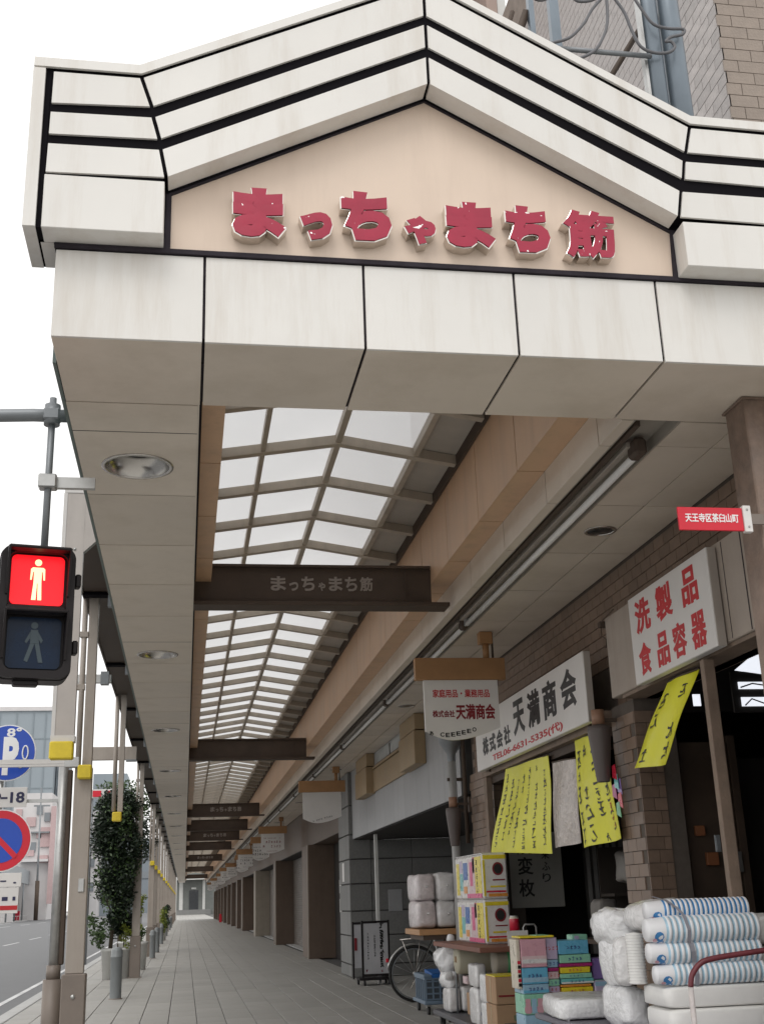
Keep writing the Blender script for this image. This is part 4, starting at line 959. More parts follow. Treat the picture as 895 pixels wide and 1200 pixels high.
banner('sale_banner', 'broad yellow banner covered in black brush writing, left end under the long sign', [(3.55, 12.95, 2.90), (3.55, 11.35, 2.86), (3.52, 11.42, 1.92), (3.50, 13.75, 2.03)], 7, 3, size=.105)
banner('sale_banner', 'yellow banner with black and red brush writing beside the tiled pillar', [(3.55, 10.55, 2.90), (3.55, 9.70, 2.87), (3.54, 9.47, 1.96), (3.54, 10.48, 1.93)], 4, 11, red=1, size=.12)
banner('sale_banner', 'narrow yellow banner blown sideways under the red and white sign', [(3.52, 8.2, 3.02), (3.54, 7.66, 3.02), (3.40, 8.05, 2.40), (3.50, 8.95, 2.47)], 2, 5, size=.11)
banner('hanging_bag', 'crumpled clear plastic bag sheet hanging between the two larger yellow banners', [(3.57, 11.32, 2.78), (3.57, 10.6, 2.74), (3.56, 10.58, 1.98), (3.56, 11.42, 1.97)], 2, 23, m=vinyl_w, wav=.02, cat='plastic bag', skip_text=True)
ps_ = thing('calligraphy_sheet', 'white paper sheet with large black brush characters inside the shop', 'poster', (4.1, 13.9, 1.4))
bx('sheet', mat('poster paper', (.40, .39, .36), .7), ps_, 3.78, 4.42, 13.9, 13.906, 1.40, 2.25)
for q, (c, z) in enumerate((('劇', 2.10), ('変', 1.87), ('枚', 1.62))): letters(c, .19, .20, ink_black, ps_, (3.97, 13.9, z), bold=.02, depth=.003)
for q, (c, z) in enumerate((('春', 2.12), ('来', 1.99), ('ふ', 1.86), ('り', 1.73))): letters(c, .10, .10, ink_black, ps_, (4.22, 13.9, z), bold=.01, depth=.003)

# wall lamps (brown cones on brackets)
def cone_lamp(x, y, z, label):
    t = thing('wall_lamp', label, 'wall lamp', (x, y, z))
    part('shade', MB(mat('dark bronze shade', (.10, .08, .075), .5)).lathe([(.055, -.24), (.10, .18), (.095, .22), (.04, .235), (0, .236)], (x, y, z), n=24), t)
    part('holder', MB(mat('copper holder', (.30, .17, .11), .5)).cyl((x, y, z+.235), (x, y, z+.36), .055, 16), t)
    part('bracket', MB(steel_br).box(x, x+.22, y-.015, y+.015, z+.26, z+.29).box(x+.20, x+.225, y-.04, y+.04, z+.17, z+.36), t)
cone_lamp(3.44, 9.50, 2.66, 'dark conical lamp on a bracket beside the tiled pillar')
cone_lamp(3.36, 14.9, 2.40, 'dark conical lamp below the drain pipe at the far end of the tiled shop')
# coloured ball decoration beside the lamp
cd = thing('paper_decoration', 'small bunch of coloured paper petals hanging by the pillar lamp', 'decoration', (3.5, 9.3, 2.3))
for i, (k, dy, dz) in enumerate((('red', 0, .20), ('teal', -.02, .12), ('magenta', .05, .05), ('green', .0, -.10), ('red', -.05, -.03), ('purple', -.05, .08))):
    part('petal', MB(pm(k)).prism([(3.50+i*.003, 9.40+dy-.05, 2.28+dz-.06), (3.50+i*.003, 9.40+dy+.05, 2.28+dz-.03), (3.50+i*.003, 9.40+dy+.04, 2.28+dz+.06), (3.50+i*.003, 9.40+dy-.03, 2.28+dz+.07)], (.004, 0, 0)), cd)
dp = thing('drain_pipe', 'round grey drain pipe with funnel head between the tiled shop and the stone building', 'drain pipe', (3.4, 14.95, 0))
dx_, dy_ = 3.46, 15.30
part('funnel', MB(galv_d).lathe([(.16, .35), (.16, .25), (.06, .10), (.055, 0)], (dx_, dy_, 3.25), n=20), dp)
part('pipe', MB(mat('pale pipe', (.40, .40, .39), .5, dirt=.3)).cyl((dx_, dy_, 0), (dx_, dy_, 3.26), .055, 14), dp)
part('clamp', MB(steel_br).box(dx_-.07, dx_+.14, dy_-.03, dy_+.03, 2.6, 2.64).box(dx_-.07, dx_+.14, dy_-.03, dy_+.03, 3.0, 3.04), dp)
part('side_pipe', MB(steel_br).cyl((dx_+.14, dy_-.1, 2.2), (dx_+.14, dy_-.1, 4.26), .03, 10), dp)

# ================================================================== GREY STONE BUILDING
gb = thing('stone_building', 'grey stone building with recessed entrance beyond the tiled shop', 'building', (4, 21, 0))
part('core', MB(slab_b).box(3.62, 3.9, 15.4, 26.1, 2.84, 4.265).box(3.9, 6, 26.16, 27.9, 0, 2.8).box(3.56, 4.1, 26.2, 27.85, 0, 4.26).box(5.9, 6, 15.2, 26.2, 0, 2.8), gb)
yy = 15.42
while yy < 26.05:
    y1 = min(yy+1.05, 26.09); bx('stone_panel', stone_l, gb, 3.60, 3.62, yy+.005, y1-.005, 2.82, 4.264, .002); yy = y1
bx('recess_ceiling', dark_in, gb, 3.63, 6, 15.4, 26.15, 2.80, 2.838)
courses = [0, .252, .829, 1.328, 1.886, 2.399, 2.918, 3.536, 4.262]
for z0, z1 in zip(courses[:-1], courses[1:]):
    bx('stone_block', stone_m, gb, 3.515, 3.99, 26.10, 26.6, z0+.012, z1-.012, .008)
    bx('stone_block', stone_m, gb, 3.515, 3.56, 26.61, 27.85, z0+.012, z1-.012, .008)
    if z1 < 3:
        bx('stone_block', stone_m, gb, 4.0, 4.9, 26.11, 26.16, z0+.012, min(z1, 2.80)-.012, .006)
        bx('stone_block', stone_m, gb, 4.91, 5.85, 26.11, 26.16, z0+.012, min(z1, 2.80)-.012, .006)
bx('post', pot_m, gb, 3.74, 3.80, 23.9, 24.0, 0, 2.80)
bx('notice', sign_white, gb, 3.50, 3.513, 26.9, 27.2, 1.95, 2.35, .003)
bx('notice', stone_l, gb, 4.35, 4.65, 26.09, 26.108, 1.3, 1.75, .003)
for (y0, y1) in ((17.65, 19.0), (22.7, 24.2)):
    part('cladding_box', MB(beige_m).box(3.42, 3.598, y0, y1, 3.50, 4.0, .006).box(3.44, 3.598, y0+.02, y1-.02, 4.02, 4.262, .004), gb)
part('cladding_panel', MB(beige_m).box(3.56, 3.598, 19.01, 22.69, 3.52, 3.93, .004).box(3.55, 3.598, 19.01, 22.69, 3.95, 3.99), gb)
bx('strip_window', mat('frosted strip window', (.50, .54, .56), .2), gb, 3.585, 3.599, 19.2, 22.4, 4.02, 4.22)
part('window_bar', MB(steel_br).box(3.575, 3.584, 19.2, 22.4, 4.0, 4.02).box(3.575, 3.584, 20.8, 20.84, 4.02, 4.22), gb)
bx('floor_slab', slab_m, gb, 3.75, 6, 15.2, 26.2, -.02, .002)

# ================================================================== SHOP ROW beyond
bays = [(28.0, 35.4), (37.3, 48.2), (49.6, 62.0), (63.8, 76.0), (78.0, 84.0), (86, 94), (95.5, 103), (104.5, 113), (114.5, 122), (123.5, 131), (132.5, 140), (141, 150)]
descr = ['dark open doorway', 'brown rolled down shutter', 'grey rolled down shutter', 'pale rolled down shutter']
slat = {}
for i, (y0, y1) in enumerate(bays):
    pw = bays[i+1][0] if i+1 < len(bays) else y1+1.5
    sh = thing('shop_unit', '%s shop unit with %s, %s unit beyond the grey stone building' % (['brown', 'taupe', 'beige'][i % 3], 'a dark glazed doorway' if i in (0,) else ['brown shutter', 'grey shutter', 'pale shutter'][i % 3], on[i]), 'shop', (4, y0, 0), 'closed shop units along the arcade')
    wm = [pil_m, shutter_b, pil_m][i % 3]
    bx('upper_wall', pil_m, sh, 3.72, 4.40, y0-.1, pw-.01, 3.15, 4.40)
    bx('pilaster', pil_m if i != 2 else pil_l, sh, 3.55, 4.40, y1, pw-.02, 0, 3.148, .01)
    bx('lit_pilaster_edge', pil_l, sh, 3.535, 3.549, y1+.04, min(y1+.16, pw-.03), 0, 3.14)  # pale strip puts the lit road-side face into the colour
    m = [shutter_b, shutter_m, shutter_m][i % 3]
    if i == 0:
        part('doorway', MB(dark_in).box(4.32, 4.40, y0, y1, 0, 3.14), sh)
        part('door_frame', MB(galv_d).box(4.24, 4.31, y0+2.4, y0+2.5, 0, 3.1).box(4.24, 4.31, y0+5, y0+5.1, 0, 3.1), sh)
        bx('notice', sign_white, sh, 4.22, 4.23, y0+5.1, y0+5.5, 1.75, 2.1); bx('notice', sign_white, sh, 4.22, 4.23, y0+5.1, y0+5.5, 1.25, 1.6)
    else:
        mb = MB(m)
        for k in range(40):
            z = .02+k*.078
            mb.prism([(4.25, y0+.05, z), (4.235, y0+.05, z+.02), (4.235, y0+.05, z+.058), (4.25, y0+.05, z+.078)], (0, y1-y0-.1, 0))
        part('shutter', mb, sh)
        bx('shutter_rail', galv_d, sh, 4.21, 4.30, (y0+y1)/2-.05, (y0+y1)/2+.05, 0, 3.14)
        bx('sill', kerb_m, sh, 3.95, 4.28, y0, y1, 0, .02)
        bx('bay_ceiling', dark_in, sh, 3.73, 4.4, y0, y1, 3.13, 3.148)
rw_ = thing('light_block_wall', 'added unseen dark wall behind the closed shop units, blocking light leaks', 'wall', (4.3, 90, 0)); bx('wall', dark_in, rw_, 4.41, 4.6, 27.95, 152, 0, 5.2)  # added mass that stops light leaking in above the pilasters
fx = thing('fire_box', 'small red box standing by the shop fronts at the far end', 'box', (3.5, 118, 0)); bx('body', sign_red, fx, 3.3, 3.53, 118, 118.4, 0, .55); bx('cap', sign_red, fx, 3.32, 3.51, 118.05, 118.35, .551, .75)

# ================================================================== HANGING SIGNS
def hang_sign(y, i, label, x0=2.37, x1=3.355, kind=0):
    t = thing('hanging_sign', label, 'hanging sign', (2.86, y, 3.1), 'pointed white signs hanging from the ceiling')
    bx('header_board', wood_m, t, x0, x1, y, y+.09, 3.745, 3.98, .004)
    a, b = x0+.09, x1-.09; n = 14
    pts = [(a, y+.02, 3.742), (a, y+.02, 3.20)]
    for k in range(n+1):
        u = k/n; pts.append((a+(b-a)*(.02+.96*u), y+.02, 3.20-.10*math.sin(math.pi*min(u*1.3, 1) if u < .38 else math.pi*(.5+(u-.38)/1.24))+.03*u))
    pts += [(b, y+.02, 3.24), (b, y+.02, 3.742)]
    part('board', MB(sign_white).prism(pts, (0, .05, 0)), t)
    part('hanger_rod', MB(wood_m).cyl((x1-.19, y+.05, 3.98), (x1-.19, y+.05, 4.14), .035, 10), t)
    part('hanger_box', MB(wood_m).box(x1-.26, x1-.12, y, y+.12, 4.14, ZS-.002, .004), t)
    part('hook', MB(steel_br).box(x1-.10, x1-.08, y+.03, y+.05, 3.68, 3.745).box(x1-.12, x1-.10, y+.06, y+.08, 3.98, ZS-.002), t)
    return t
t = hang_sign(12.0, 0, 'white hanging sign with red and dark red characters under an ochre board, nearest one')
letters('家庭用品・業務用品', .62, .088, ink_red, t, (2.86, 12.02, 3.60), bold=.02, depth=.003)
letters('株式会社', .24, .075, ink_dred, t, (2.66, 12.02, 3.385), bold=.03, depth=.003)
letters('天満商会', .43, .165, ink_dred, t, (3.005, 12.02, 3.405), bold=.035, depth=.003)
for k, c in enumerate('AOCEEEEEO'):
    u = (k+.3)/9.5
    if k == 1: continue
    xx = 2.50+.55*u; zz = 3.185-.03*math.sin(u*2.4)+.12*max(0, u-.35)**1.1
    letters(c if k else 'あ', .045, .045, ink_black, t, (xx, 12.02, zz), bold=.03, depth=.003)
hs_y = [25.0, 40.0, 46.3, 56.5, 63, 75, 84, 99, 116, 137]
ords = ['second', 'third', 'fourth', 'fifth', 'sixth', 'seventh', 'eighth', 'ninth', 'tenth', 'eleventh', 'twelfth', 'thirteenth', 'fourteenth']
for i, y in enumerate(hs_y):
    t = hang_sign(y, i+1, 'white pointed hanging sign under an ochre board, %s from the entrance, %s' % (ords[i], 'nearly blank face' if i == 0 else 'small dark lettering'), 2.33+[0, .05, .12, 0, .2, .1, 0, .15, .05, .1][i], 3.32-[0, 0, .06, .12, 0, .08, .15, 0, .1, 0][i])
    r = random.Random(i+50)
    if i == 0: rowsz = [(3.155, .03, .42)]
    else: rowsz = [(3.60, .035, .55), (3.48, .075, .62), (3.34, .075, .62), (3.19, .03, .35)]
    mk = MB(ink_dred if i == 1 else ink_black)
    for (z, h_, w_) in rowsz:
        n = int(w_/h_/1.15)
        for k in range(n):
            if r.random() < .12: continue
            scribble(mk, lambda a, b: (a, y+.0165, b), 2.83-w_/2+w_*(k+.5)/n, z+(.10*k/n if len(rowsz) == 1 else 0), h_, r, 1.5)
    part('lettering', mk, t)

# ================================================================== END BUILDING and sky-side things
eb = thing('end_building', 'pale grey building with dark door closing the far end of the arcade', 'building', (4, 236, 0))
bx('wall', mat('greenish grey render', (.17, .18, .17), .7, var=.1, dirt=.3), eb, -3, 12, 236.5, 240, -.1, 12)
bx('canopy', pot_m, eb, -1.6, 4.6, 233, 236.4, 6.3, 6.9)
bx('door', dark_gl, eb, .9, 2.6, 236.35, 236.45, 0, 4.4); bx('door_lamp', pot_m, eb, 1.3, 2.2, 236.2, 236.34, 4.6, 4.9)
bx('pilaster', pot_m, eb, 3.4, 3.9, 236.3, 236.49, 0, 6.2); bx('pilaster', pot_m, eb, -1.0, -.3, 236.3, 236.49, 0, 6.2)
bx('low_wall', stone_m, eb, -1.5, 5, 236.0, 236.29, 0, .9)

# ================================================================== ACROSS THE ROAD
def far_wall(name, label, x0, x1, y0, y1, z1, m, win=None, cat='building'):
    t = thing(name, label, cat, ((x0+x1)/2, y0, 0))
    bx('wall', m, t, x0, x1, y0, y1, -.1, z1)
    return t
jl = mat('joint line', (.24, .28, .31), .6)
b1 = far_wall('office_tower', 'pale blue grey windowless tower block far across the road', -62, -32.4, 300, 320, 49.0, bldg_blue)
for z in range(6, 48, 6): bx('joint', jl, b1, -62, -32.38, 299.9, 299.99, z, z+.3)
for x in (-50, -46, -42, -38, -35): bx('joint', jl, b1, x, x+.3, 299.85, 299.89, 0, 48.5)
bx('parapet', bldg_white, b1, -62.3, -32.1, 299.5, 320, 49.0, 50.0); bx('lighter_block', mat('paler block', (.44, .47, .50), .6), b1, -62, -43.5, 298, 299.8, 0, 45)
b1b = far_wall('office_tower', 'narrow grey stepped block standing right of the blue grey tower', -32.2, -29.6, 305, 318, 38, mat('grey block', (.22, .25, .28), .6))
for z in range(5, 36, 4): bx('window', far_gl, b1b, -31.8, -30.0, 304.8, 304.95, z, z+2)
b2 = far_wall('far_block', 'pale grey building seen through the posts above the climber', -25, -16, 330, 345, 36.5, bldg_blue)
for z in range(4, 34, 4): bx('window_band', far_gl, b2, -24, -17, 329.7, 329.95, z, z+1.5)
b3 = far_wall('shop_house', 'off white building with pale red signs across the road', -36, -28.2, 262, 280, 25.5, bldg_white)
for (x, z, w_, h_) in ((-33.2, 18.6, 1.9, 1.9), (-31.0, 16.2, 1.0, 1.2), (-30.2, 14.4, 2.0, 4.0), (-33.6, 12.6, 2.3, 1.2), (-30.6, 11.2, 2.2, 1.5), (-35.4, 20, 1.2, 2.2)): bx('red_sign', bldg_pink, b3, x, x+w_, 261.6, 261.95, z, z+h_)
for (x, z) in ((-34.8, 15.2), (-32.2, 13.6), (-29.6, 19.6), (-31.2, 21.0), (-34.8, 8.2)): bx('window', far_gl, b3, x, x+1.2, 261.65, 261.96, z, z+1.8)
bx('balcony', bldg_white, b3, -34, -28.2, 260.2, 261.9, 11.4, 11.9); bx('column_sign', bldg_pink, b3, -28.1, -27.1, 260.5, 263, 3.0, 22.6)
bx('ledge', galv_d, b3, -35.8, -28.3, 260.9, 261.9, 17.2, 17.5)
b4 = far_wall('shop_house', 'light grey low house beyond the silver sign pole', -27.8, -22, 320, 335, 26, bldg_white)
for z in (6, 12, 18): bx('window', far_gl, b4, -27, -23, 319.7, 319.95, z, z+2)
b6 = far_wall('shop_house', 'grey four storey house low behind the climber foliage', -20, -9, 420, 440, 24, mat('grey block', (.22, .25, .28), .6))
for z in (5, 11, 17): bx('window', far_gl, b6, -19, -10, 419.7, 419.95, z, z+2.2)
b5 = thing('far_arcade', 'grey street canopy with pale fascia along the opposite pavement', 'canopy', (-28, 200, 0))
def frow(y): return farx(y)-.3
gcm = mat('grey canopy metal', (.30, .33, .35), .5, var=.1)
part('fascia', MB(gcm).prism([(frow(205), 205, 6.9), (frow(205), 205, 9.6), (frow(420), 420, 9.6), (frow(420), 420, 6.9)], (-.4, 0, 0)), b5)
part('roof', MB(gcm).prism([(frow(205)-.5, 205, 9.5), (frow(420)-.5, 420, 9.5), (frow(420)-5, 420, 11.6), (frow(205)-5, 205, 11.6)], (0, 0, .15)), b5)
part('shop_front', MB(dark_in).prism([(frow(205)-4, 216, 0), (frow(205)-4, 216, 6.8), (frow(420)-4, 420, 6.8), (frow(420)-4, 420, 0)], (-.4, 0, 0)), b5)
part('end_wall', MB(bldg_white).box(-36, -28.6, 215, 215.5, 0, 7.2), b5); part('awning', MB(pot_m).prism([(-34, 214, 7.4), (-28.2, 214, 7.0), (-27.4, 209, 5.9), (-34, 209, 6.0)], (0, 0, .12)), b5)
bx('wall_panel', bldg_pink, b5, -31.6, -31.0, 214.8, 214.98, 0, 5.6)
for k in range(12):
    y = 212+k*17
    f = thing('far_post', 'thin post of the canopy across the road, %s from the near end' % on[k], 'post', (frow(y)+.1, y, 0), 'thin posts across the road'); part('shaft', MB(galv_d).cyl((frow(y)+.1, y, 0), (frow(y)+.1, y, 6.9), .15, 8), f)
    if k < 8:
        colr = ['red', 'white', 'cream', 'hot', 'white', 'blue', 'red', 'white'][k]
        f = thing('shop_board', 'small %s shop board under the canopy across the road, %s from the near end' % ({'hot': 'pink'}.get(colr, colr), on[k]), 'sign', (frow(y)-2, y+6, 2.5)); bx('board', pm(colr), f, frow(y)-3.4, frow(y)-1.5, y+6, y+6.2, 3.0, 4.6); bx('frame', galv_d, f, frow(y)-3.45, frow(y)-1.45, y+6.21, y+6.3, 2.95, 4.65)
lp = thing('street_lamp', 'tall grey lamp pole across the road before the white building', 'street lamp', (-26.6, 235, 0)); part('pole', MB(galv_d).cyl((-27.1, 235, 0), (-27.4, 235, 24), .22, 10, r2=.14), lp); part('sleeve', MB(steel_br).cyl((-27.1, 235, 0), (-27.15, 235, 7.0), .40, 10), lp); part('crossarm', MB(galv_d).box(-28.6, -25.6, 234.9, 235.1, 20.5, 20.8), lp)
rd = random.Random(4)
for k in range(16):
    y = 206+k*12.0; x = frow(y)-.9-rd.random()*1.6; kk = rd.choice(['white', 'red', 'cream', 'lblue', 'hot', 'green'])
    f = thing('display_goods', 'tiny %s shop goods on the opposite pavement, %s heap along' % ({'hot': 'pink', 'lblue': 'pale blue'}.get(kk, kk), on[k]), 'goods', (x, y, 0), 'goods on the opposite pavement')
    bx('crate', pm(kk), f, x-.6, x+.5, y, y+.8, 0, rd.uniform(.7, 2.0), .03)
fe = thing('road_rail', 'low pale guard rail along the opposite kerb', 'guard rail', (-28, 180, 0))
mb = MB(pot_m)
for a, b in zip(range(170, 400, 6), range(176, 406, 6)): mb.tube([(farx(a)-.3, a, .85), (farx(b)-.3, b, .85)], .04, 5); mb.tube([(farx(a)-.3, a, 0), (farx(a)-.3, a, .85)], .04, 5)
part('rail', mb, fe)
rw = thing('crossing_sign', 'red and white street sign showing beside the slim hanging casing', 'sign', (-2.2, 38, 4.9))
bx('plate', pot_m, rw, -2.92, -2.15, 38, 38.05, 4.83, 5.1, .01); bx('red_mark', sign_red, rw, -2.88, -2.62, 37.98, 37.999, 4.87, 5.06, .004); bx('red_mark', sign_red, rw, -2.45, -2.2, 37.98, 37.999, 4.88, 5.05, .004)
part('pole', MB(galv_d).cyl((-2.9, 38.1, 0), (-2.9, 38.1, 5.1), .05, 8), rw)

# ================================================================== BUILDING BEHIND GABLE, TOP RIGHT
tb = thing('tiled_block', 'tall tile clad block rising behind the gable at top right', 'building', (5, 10, 5))
CX, CY = 3.705, 6.38
part('core', MB(grout_l).box(CX+.012, 9, CY+.012, 11.6, 5.26, 12), tb)
ty = MB(tile_b).box(0, .216, -.012, 0, 0, .095).mesh('tile')
tx = MB(tile_g).box(-.012, 0, 0, .215, 0, .094).mesh('tile')
ex1, ex2 = MB(tile_b), MB(tile_g); c_ = 0
for j in range(46):
    z = 5.8+j*.10; off = .11 if j % 2 else 0
    for i in range(12):
        x = CX+i*.22-off
        if x+.218 < CX+.02: continue
        if 6.1 < z < 8.3 and CX < x < 4.6 and c_ < 85: put('tile', ty, tb, loc=(x+.003, CY+.012, z+.003)); c_ += 1
        else: ex1.box(max(x+.003, CX-.0), x+.218, CY, CY+.012, z+.003, z+.097)
c_ = 0
def winhole(y, z): return 8.08 < y < 8.45 and 6.2 < z < 7.35
for j in range(60):
    z = 5.3+j*.10; off = .11 if j % 2 else 0
    for i in range(24):
        y = CY+.012+i*.22-off
        if y+.2 < CY or y > 11.4 or winhole(y, z): continue
        if 6.2 < z < 8.6 and CY < y < 9.5 and c_ < 210: put('tile', tx, tb, loc=(CX+.012, y+.003, z+.003)); c_ += 1
        else: ex2.box(CX, CX+.012, max(y+.003, CY), y+.218, z+.003, z+.097)
part('tile', ex1, tb, kind='stuff'); part('tile', ex2, tb, kind='stuff')
part('window', MB(dark_gl).box(CX+.005, CX+.011, 8.08, 8.62, 6.2, 7.38), tb)
part('window_reveal', MB(wood_d).box(CX-.03, CX+.004, 8.02, 8.08, 6.2, 7.4), tb)
wb = thing('rear_block', 'pinkish brown block glimpsed behind the left slope of the gable', 'building', (2, 20, 6)); bx('wall', mat('brown wall', (.36, .27, .23), .6), wb, 2.64, 3.2, 12, 13, 5.3, 14); bx('light_strip', pot_m, wb, 2.80, 2.85, 11.97, 11.999, 5.3, 14)
rb = thing('rear_block', 'pale brown wall corner behind the right slope of the gable peak', 'building', (3.5, 13, 6)); bx('wall', mat('brown wall', (.36, .27, .23), .6), rb, 3.62, 3.76, 11.7, 12.4, 5.3, 16); bx('pale_edge', pot_m, rb, 3.77, 3.88, 11.72, 12.0, 5.3, 16)
# steel poles, braces and looped cables
pr_ = thing('utility_pole', 'pair of thick blue grey steel poles behind the right slope of the gable', 'pole', (3.45, 6.1, 5))
pc = mat('blue grey painted pole', (.21, .25, .29), .35, metal=.3, var=.12, scale=3, dirt=.25, streak=True)
part('pole', MB(pc).cyl((2.985, 6.0, 5.2), (2.985, 6.0, 9.5), .062, 24), pr_)
part('pole', MB(pc).cyl((3.135, 6.0, 5.2), (3.135, 6.0, 9.5), .072, 24), pr_)
part('base_flange', MB(galv_d).cyl((3.135, 6.0, 5.7), (3.135, 6.0, 6.20), .079, 24), pr_)
part('seam_strip', MB(galv).box(2.895, 2.915, 5.95, 6.0, 5.3, 9.5), pr_)
fr = thing('roof_frame', 'grey steel props and a crossbar standing behind the gable', 'steel frame', (2.4, 6.1, 5))
part('prop', MB(pc).box(2.31, 2.375, 6.05, 6.10, 5.3, 9), fr); part('prop', MB(pc).box(2.165, 2.20, 6.05, 6.10, 5.3, 9), fr)
part('brace', MB(steel_br).tube([(3.05, 6.15, 7.30), (2.50, 6.15, 6.38)], .022, 6), fr); part('brace', MB(steel_br).tube([(2.16, 6.1, 7.2), (2.0, 6.1, 6.75)], .03, 6), fr)
part('brace', MB(steel_br).tube([(2.03, 6.0, 7.10), (1.95, 6.0, 6.85)], .018, 6), fr)
part('crossbar', MB(galv_d).tube([(2.22, 5.92, 6.765), (2.93, 5.92, 6.767)], .017, 8), fr)
cbm = mat('grey cable', (.13, .13, .14), .5)
def sm(pts, n=6):
    P = [Vector(p) for p in pts]; outp = []
    for i in range(len(P)-1):
        a, b, c, d = P[max(i-1, 0)], P[i], P[i+1], P[min(i+2, len(P)-1)]
        for k in range(n):
            t = k/n; outp.append(.5*((2*b)+(c-a)*t+(2*a-5*b+4*c-d)*t*t+(3*b-a-3*c+d)*t**3))
    return outp+[P[-1]]
ca = thing('cable_loops', 'looping grey cables hanging round the blue grey poles', 'cable', (2.7, 5.9, 6.8))
cab = [[(2.20, 6.76), (2.264, 6.779), (2.367, 6.829), (2.467, 6.945), (2.538, 7.07), (2.619, 7.174), (2.70, 7.25)],
 [(2.36, 6.65), (2.432, 6.675), (2.527, 6.742), (2.599, 6.865), (2.635, 6.986), (2.646, 7.141), (2.639, 7.25)],
 [(2.66, 7.27), (2.701, 7.183), (2.76, 7.071), (2.796, 6.932), (2.843, 6.808), (2.929, 6.764), (3.032, 6.774), (3.084, 6.821), (3.063, 6.866), (3.026, 6.862), (3.067, 6.902), (3.153, 6.934), (3.162, 6.976), (3.055, 6.971), (2.955, 6.997), (2.886, 7.108), (2.82, 7.25)],
 [(2.10, 7.20), (2.144, 7.121), (2.202, 7.109), (2.28, 7.16)], [(2.36, 7.2), (2.415, 7.152), (2.453, 7.127), (2.545, 7.147), (2.63, 7.22)]]
for c in cab: part('cable', MB(cbm).tube(sm([(x, 5.88, z) for x, z in c]), .0105, 6), ca)
# ================================================================== GOODS
clear_w = mat('milky shrink wrap', (.72, .71, .71), .12, var=.16, scale=11, bump=1.0, bscale=32, spec=.9)
pink_w = mat('pale pink wrapped pack', (.68, .62, .63), .15, var=.2, scale=14, bump=1.0, bscale=30, spec=.9)
rack_board = mat('reddish board', (.20, .085, .06), .6, var=.2, scale=6, dirt=.3)
# --- lightbox stand sign
ab = thing('stand_sign', 'black framed rolling stand sign with white face and brush writing by the stone pilaster', 'stand sign', (3.65, 23.7, 0))
X0, X1, YA = 3.38, 3.93, 23.6
part('frame', MB(black_pl).box(X0, X0+.035, YA, YA+.05, .14, 1.17).box(X1-.035, X1, YA, YA+.05, .14, 1.17).box(X0+.036, X1-.036, YA, YA+.05, 1.12, 1.16).box(X0+.036, X1-.036, YA, YA+.05, .16, .20), ab)
bx('face', mat('grey white sign face', (.46, .46, .48), .4), ab, X0+.037, X1-.037, YA+.01, YA+.035, .205, 1.115)
part('rear_frame', MB(black_pl).box(X0-.13, X0-.10, YA+.35, YA+.40, .10, 1.15).box(X1-.05, X1-.02, YA+.35, YA+.40, .10, 1.15).box(X0-.099, X1-.051, YA+.35, YA+.38, 1.10, 1.14), ab)
bx('rear_face', mat('grey white sign face', (.46, .46, .48), .4), ab, X0-.09, X1-.06, YA+.36, YA+.37, .3, 1.09)
bx('red_patch', ink_dred, ab, X0-.09, X0-.04, YA+.345, YA+.359, .62, .85)
part('base', MB(black_pl).box(X0-.06, X1, YA-.03, YA+.42, .09, .135, .01), ab)
for (a, b) in ((X0+.02, YA-.02), (X1-.06, YA-.02), (X0-.05, YA+.36), (X1-.06, YA+.36)): part('castor', MB(rubber).cyl((a, b, .045), (a+.04, b, .045), .045, 12), ab)
r = random.Random(2); mk = MB(ink_black)
for k in range(9): scribble(mk, lambda a, b: (a, YA+.006, b), X1-.15, 1.06-k*.088, .10, r, 1.9)
for k in range(8): scribble(mk, lambda a, b: (a, YA+.006, b), X1-.29, .88-k*.05, .045, r, 1.4)
for k in range(9): scribble(mk, lambda a, b: (a, YA+.006, b), X0+.13, .92-k*.055, .04, r, 1.4)
part('brush_writing', mk, ab)
mk = MB(ink_dred); scribble(mk, lambda a, b: (a, YA+.005, b), X0+.10, .26, .05, r, 2); scribble(mk, lambda a, b: (a, YA+.005, b), X1-.16, .25, .04, r, 2); part('red_writing', mk, ab)
# --- bicycle
bk = thing('bicycle', 'silver city bicycle parked behind the blue crate trolley, rear wheel showing', 'bicycle', (4.0, 19.5, 0))
def wheel(cx, cy, cz, R_, nm):
    w_ = part('wheel', MB(rubber).tube([(cx+R_*math.cos(a), cy, cz+R_*math.sin(a)) for a in [2*math.pi*k/40 for k in range(40)]], .022, 8, closed=True), bk)
    part('rim', MB(galv_d).tube([(cx+(R_-.035)*math.cos(a), cy, cz+(R_-.035)*math.sin(a)) for a in [2*math.pi*k/40 for k in range(40)]], .010, 6, closed=True), w_)
    mb = MB(galv)
    for k in range(16):
        a = 2*math.pi*k/16; mb.tube([(cx+.03*math.cos(a+.5), cy+.02*(-1)**k, cz+.03*math.sin(a+.5)), (cx+(R_-.04)*math.cos(a), cy, cz+(R_-.04)*math.sin(a))], .0022, 4)
    mb.cyl((cx, cy-.05, cz), (cx, cy+.05, cz), .03, 10); part('spokes', mb, w_)
RW = .40; WXc = 3.62; WY = 19.4
wheel(WXc, WY, RW+.02, RW, 'rear'); wheel(WXc+1.25, WY, RW+.02, RW, 'front')
part('fender', MB(galv).tube([(WXc+(RW+.04)*math.cos(a), WY, RW+.02+(RW+.04)*math.sin(a)) for a in [rad(10)+rad(160)*k/16 for k in range(17)]], .02, 6), bk)
